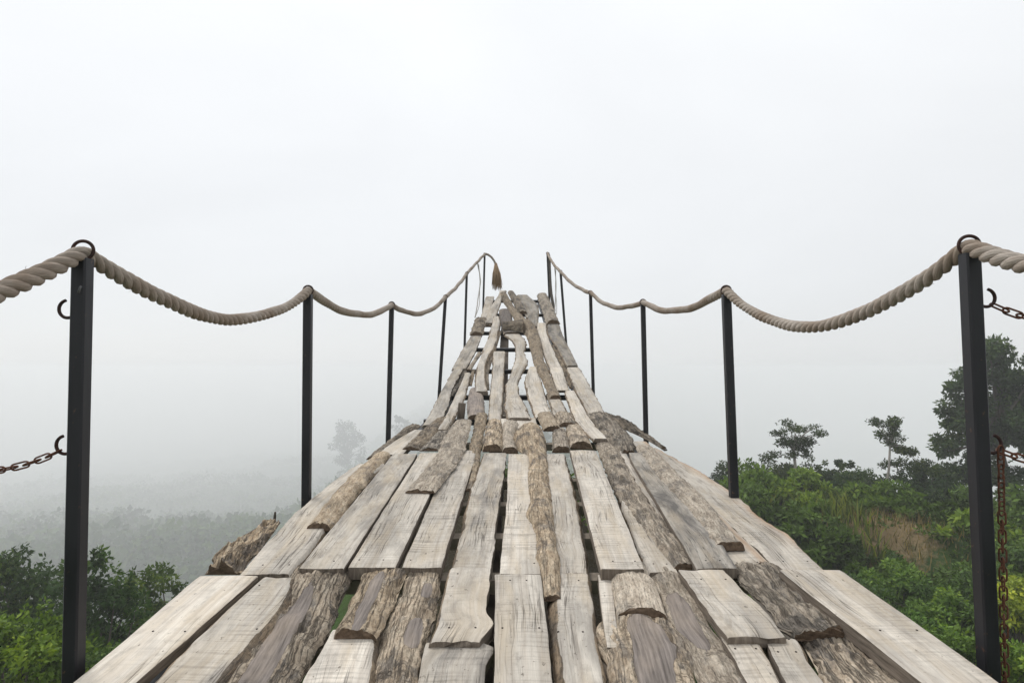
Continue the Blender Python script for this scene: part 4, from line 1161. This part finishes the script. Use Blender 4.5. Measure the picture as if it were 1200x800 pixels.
# misty emergent tree
D = 700
bl = []
for (x, y, r) in [(407, 497, 9), (398, 505, 9), (415, 508, 10), (405, 515, 13), (396, 522, 9), (420, 520, 9), (410, 530, 12), (425, 512, 6), (393, 515, 6), (402, 540, 12), (418, 540, 10)]:
    for k in range(3): bl.append(bpx(x + rg.normal() * r * .4, y + rg.normal() * r * .4, D, r * .55, .8, rg.normal() * 6))
c = at(407, 560, D)
make_tree('emergent_tree', (c.x, c.y, gz_(c.x, c.y)), bl, 3600, 2.6, (.03, .05, .03), 1.1, 'tall pale tree fading into the fog left of the third left post', group='trees standing out in the fog', fill=.3)
bl = []
for (x, y, r) in [(466, 490, 7), (474, 496, 7), (468, 504, 6), (460, 500, 5)]:
    for k in range(3): bl.append(bpx(x + rg.normal() * r * .4, y + rg.normal() * r * .3, 640, r * .5, .5, rg.normal() * 4))
c = at(468, 545, 640)
make_tree('emergent_tree', (c.x, c.y, gz_(c.x, c.y)), bl, 700, 2.4, (.03, .05, .03), .8, 'faint flat topped tree in the fog just right of the third left post', group='trees standing out in the fog', fill=.2)

# far forest in the valley: one mass
def forest():
    P_ = []; N_ = []; S_ = []; Z_ = []
    cnt = 0
    while cnt < 5600:
        az = math.radians(rg.uniform(-52, 3)); r = 110 + 1750 * rg.random() ** .9
        if cnt % 14 == 0: az = math.radians(rg.normal(-14, 4)); r = rg.uniform(330, 470)
        x, y = r * math.sin(az), r * math.cos(az); z = gz_(x, y)
        R_ = rg.uniform(5.0, 13.5) * (0.7 + .3 * min(1, r / 400)); hgt = rg.uniform(6, 24)
        nl = int(np.clip(95 * (330 / r), 36, 190))
        u = rg.normal(size=(nl, 3)); u /= np.linalg.norm(u, axis=1)[:, None]; u[:, 2] = np.abs(u[:, 2]) * 1.0 - .25
        wob = 1 + .25 * np.sin(u[:, 0] * 6 + cnt) * np.cos(u[:, 1] * 5 + cnt)
        P_.append(np.array([x, y, z + hgt * .55]) + u * np.array([R_, R_, R_ * .75]) * wob[:, None]); N_.append(u)
        S_.append(.0 + .75 * rg.random() + .35 * rg.random(nl)); Z_.append(np.full(nl, R_ * .34 * (1 if r > 250 else .75)))
        cnt += 1
    me = leaf_mesh('distant_forest', np.vstack(P_), np.vstack(N_), np.concatenate(Z_) * RNG.uniform(.7, 1.3, sum(map(len, S_))), np.concatenate(S_), .8)
    o = bpy.data.objects.new('distant_forest', me); COL.objects.link(o); o.color = (.038, .074, .026, 1)
    tag(o, 'forest filling the foggy valley below on the left', kind='stuff')
forest()

# undergrowth on the near slopes: one mass
def undergrowth():
    P_ = []; N_ = []; S_ = []; Z_ = []
    def clump(c, R_, nl, sh, sz):
        u = rg.normal(size=(nl, 3)); u /= np.linalg.norm(u, axis=1)[:, None]; u[:, 2] = np.where(u[:, 2] < -.2, -u[:, 2], u[:, 2])
        P_.append(np.array(c) + u * R_ * (.6 + .5 * rg.random(nl) ** .6)[:, None]); N_.append(u)
        S_.append(np.clip(sh + .4 * rg.random(nl) ** 1.4, 0, 1.25)); Z_.append(np.full(nl, sz))
    for (a0, a1, r0, r1, cnt, k) in [(13, 62, 8, 33, 430, 1.0), (-75, -14, 6, 34, 110, .7)]:
        for i in range(cnt):
            az = math.radians(rg.uniform(a0, a1)); r = r0 + (r1 - r0) * rg.random() ** .6
            x, y = r * math.sin(az), r * math.cos(az)
            if math.exp(-((x - ex) / 2.0) ** 2 - ((y - ey + 1.2) / 3.4) ** 2) > .42: continue
            z = gz_(x, y)
            M = (.4 + 1.2 * rg.random() ** 1.6) * (.6 + r / 45) * (.72 if r > 26 else 1); hh = M * rg.uniform(.7, 1.5); base = float(np.clip(rg.random() ** 1.3 * .5 + (vn(x * .22, y * .22, 41) - .5) * .5, 0, .75))
            for q in range(rg.integers(7, 14)):
                a = rg.uniform(0, 6.28); f = rg.random() ** .6; hq = hh * (1 - .75 * f * f) * rg.uniform(.45, 1.05)
                cr = M * rg.uniform(.22, .42)
                clump((x + M * f * math.cos(a), y + M * f * math.sin(a), z + hq), np.array([cr, cr, cr * .75]), 62, k * (base + .18 * rg.random()), .0075 * r + .04)
    for (a0, a1, r0, r1, cnt, k) in [(13, 62, 7, 34, 620, .55), (-75, -14, 6, 34, 200, .5), (-14, 13, 8, 30, 60, .3)]:
        for i in range(cnt):       # low ground cover between the mounds
            az = math.radians(rg.uniform(a0, a1)); r = r0 + (r1 - r0) * rg.random() ** .7
            x, y = r * math.sin(az), r * math.cos(az)
            if math.exp(-((x - ex) / 1.9) ** 2 - ((y - ey) / 2.6) ** 2) > .45 and rg.random() < .8: continue
            cr = rg.uniform(.3, .7)
            clump((x, y, gz_(x, y)), np.array([cr, cr, cr * .6]), 70, k * .5 * rg.random(), .005 * r + .04)
    n_ = sum(map(len, S_))
    me = leaf_mesh('undergrowth', np.vstack(P_), np.vstack(N_), np.concatenate(Z_) * RNG.uniform(.6, 1.4, n_), np.concatenate(S_), .45)
    o = bpy.data.objects.new('undergrowth', me); COL.objects.link(o); o.color = (.088, .146, .028, 1)
    tag(o, 'leafy undergrowth covering the slopes below the walkway', kind='stuff')
undergrowth()

def grass():
    N_ = 9000
    az = np.radians(np.concatenate([RNG.uniform(18, 60, N_ * 2 // 3), RNG.uniform(24, 40, N_ - N_ * 2 // 3)])); r = RNG.uniform(8, 32, N_)
    x = r * np.sin(az); y = r * np.cos(az)
    keepm = vn(x * .35, y * .35, 77) > .66
    x, y, r = x[keepm], y[keepm], r[keepm]; m = len(x)
    z = ground(x, y); h = RNG.uniform(.5, 1.3, m); a = RNG.uniform(0, 6.28, m); w = .010 + .0012 * r
    lean = RNG.normal(size=(m, 2)) * .28
    b0 = np.stack([x - w * np.cos(a), y - w * np.sin(a), z], 1); b1 = np.stack([x + w * np.cos(a), y + w * np.sin(a), z], 1)
    m0 = np.stack([x + lean[:, 0] * h * .4, y + lean[:, 1] * h * .4, z + h * .6], 1); off = np.stack([w * np.cos(a) * .7, w * np.sin(a) * .7, 0 * w], 1)
    tp = np.stack([x + lean[:, 0] * h * 1.3, y + lean[:, 1] * h * 1.3, z + h], 1)
    Vv = np.stack([b0, b1, m0 + off, m0 - off, tp], 1).reshape(-1, 3)
    Fc = []
    for i in range(m): q = 5 * i; Fc += [(q, q + 1, q + 2, q + 3), (q + 3, q + 2, q + 4)]
    o = mesh_obj('grass', Vv, Fc, LEAF, attrs={'shade': np.repeat(RNG.uniform(.2, 1, m), 5)})
    o.color = (.095, .125, .034, 1)
    tag(o, 'tall grass blades on the slope right of the walkway', kind='stuff')
    m = 1500
    x = ex + RNG.normal(size=m) * 1.7; y = ey - 1.0 + RNG.normal(size=m) * 2.6; z = ground(x, y)
    h = RNG.uniform(.15, .6, m); a = RNG.uniform(0, 6.28, m); w = .022; lean = RNG.normal(size=(m, 2)) * .35
    b0 = np.stack([x - w * np.cos(a), y - w * np.sin(a), z], 1); b1 = np.stack([x + w * np.cos(a), y + w * np.sin(a), z], 1)
    tp = np.stack([x + lean[:, 0] * h, y + lean[:, 1] * h, z + h], 1)
    o = mesh_obj('dry_grass', np.stack([b0, b1, tp], 1).reshape(-1, 3), [(3 * i, 3 * i + 1, 3 * i + 2) for i in range(m)], LEAF, attrs={'shade': np.repeat(RNG.uniform(.1, .8, m), 3)})
    o.color = (.20, .16, .075, 1)
    tag(o, 'straw coloured dry grass on the bare earth bank', kind='stuff')
grass()

# ------------------------------------------------------------------ HAZE
zmin = float(gz.min())
mb = MB(); top_h = 5.5
mb.box((0, 0, (zmin - 1 + top_h) / 2), (6000, 6000, top_h - zmin + 1))
hm = bpy.data.materials.new('valley_haze'); hm.use_nodes = True
nt = hm.node_tree; nt.nodes.clear()
ov = nt.nodes.new('ShaderNodeOutputMaterial'); pv = nt.nodes.new('ShaderNodeVolumePrincipled')
pv.inputs['Color'].default_value = (0.982, 0.988, 1.0, 1); pv.inputs['Density'].default_value = 0.0018; pv.inputs['Anisotropy'].default_value = 0.3
nt.links.new(pv.outputs[0], ov.inputs['Volume'])
hz = mb.build('haze', hm, None, False); tag(hz, 'pale fog filling the valley', kind='stuff')

# ------------------------------------------------------------------ LIGHT, SKY, CAMERA
SUN_EL, SUN_AZ = math.radians(54), math.radians(-45)
w = bpy.data.worlds.new('World'); scene.world = w; w.use_nodes = True
nt = w.node_tree; nt.nodes.clear()
class WB(NB):
    def __init__(s, nt): s.nt, s.n, s.l = nt, nt.nodes, nt.links
b = WB(nt)
sky = b.new('ShaderNodeTexSky', sky_type='NISHITA'); sky.sun_disc = False
sky.sun_elevation = SUN_EL; sky.sun_rotation = SUN_AZ
tc = b.new('ShaderNodeTexCoord'); sp = b.new('ShaderNodeSeparateXYZ'); b.link(tc.outputs['Generated'], sp.inputs[0])
zz = b.math('MAXIMUM', sp.outputs[2], 0.0)
cl = b.noise(b.vmul(tc.outputs['Generated'], (1.4, 1.4, 3.2)), 1.0, 4, 0.5, 0.4)
lum = b.ramp(zz, [(0.0, 0.684), (0.12, 0.718), (0.45, 0.82), (1.0, 1.0)])
lum = b.math('MULTIPLY', b.math('MULTIPLY', lum, 12.5), b.math('ADD', b.math('MULTIPLY', sp.outputs[0], -0.035), b.math('ADD', 0.885, b.math('MULTIPLY', cl, 0.23))))
grey = b.comb(b.math('MULTIPLY', lum, 0.966), b.math('MULTIPLY', lum, 0.984), lum)
colr = b.mix(0.93, sky.outputs[0], grey)
bg = b.new('ShaderNodeBackground'); b.link(colr, bg.inputs[0]); bg.inputs[1].default_value = 0.1
wo = b.new('ShaderNodeOutputWorld'); b.link(bg.outputs[0], wo.inputs[0])

sl = bpy.data.lights.new('sun', 'SUN'); sl.energy = 1.75; sl.angle = math.radians(14); sl.color = (1, .97, .93)
so = bpy.data.objects.new('sun', sl); COL.objects.link(so)
dirv = Vector((math.sin(SUN_AZ) * math.cos(SUN_EL), math.cos(SUN_AZ) * math.cos(SUN_EL), math.sin(SUN_EL)))
so.rotation_euler = (-dirv).to_track_quat('-Z', 'Y').to_euler(); so.location = dirv * 50

cam = bpy.data.cameras.new('camera'); co = bpy.data.objects.new('camera', cam); COL.objects.link(co)
cam.sensor_width = 36; cam.lens = 36 * F / 1200; cam.clip_start = 0.05; cam.clip_end = 9000
co.location = (0, 0, 0); co.rotation_euler = (math.pi / 2 + PITCH, 0, 0)
scene.camera = co

scene.render.engine = 'CYCLES'
cy = scene.cycles
cy.max_bounces = 8; cy.diffuse_bounces = 3; cy.glossy_bounces = 2; cy.transmission_bounces = 3; cy.volume_bounces = 6; cy.transparent_max_bounces = 8
cy.use_denoising = True
try: cy.denoiser = 'OPENIMAGEDENOISE'
except Exception: pass
scene.view_settings.view_transform = 'Standard'; scene.view_settings.look = 'None'
scene.view_settings.exposure = 0.0; scene.view_settings.gamma = 1
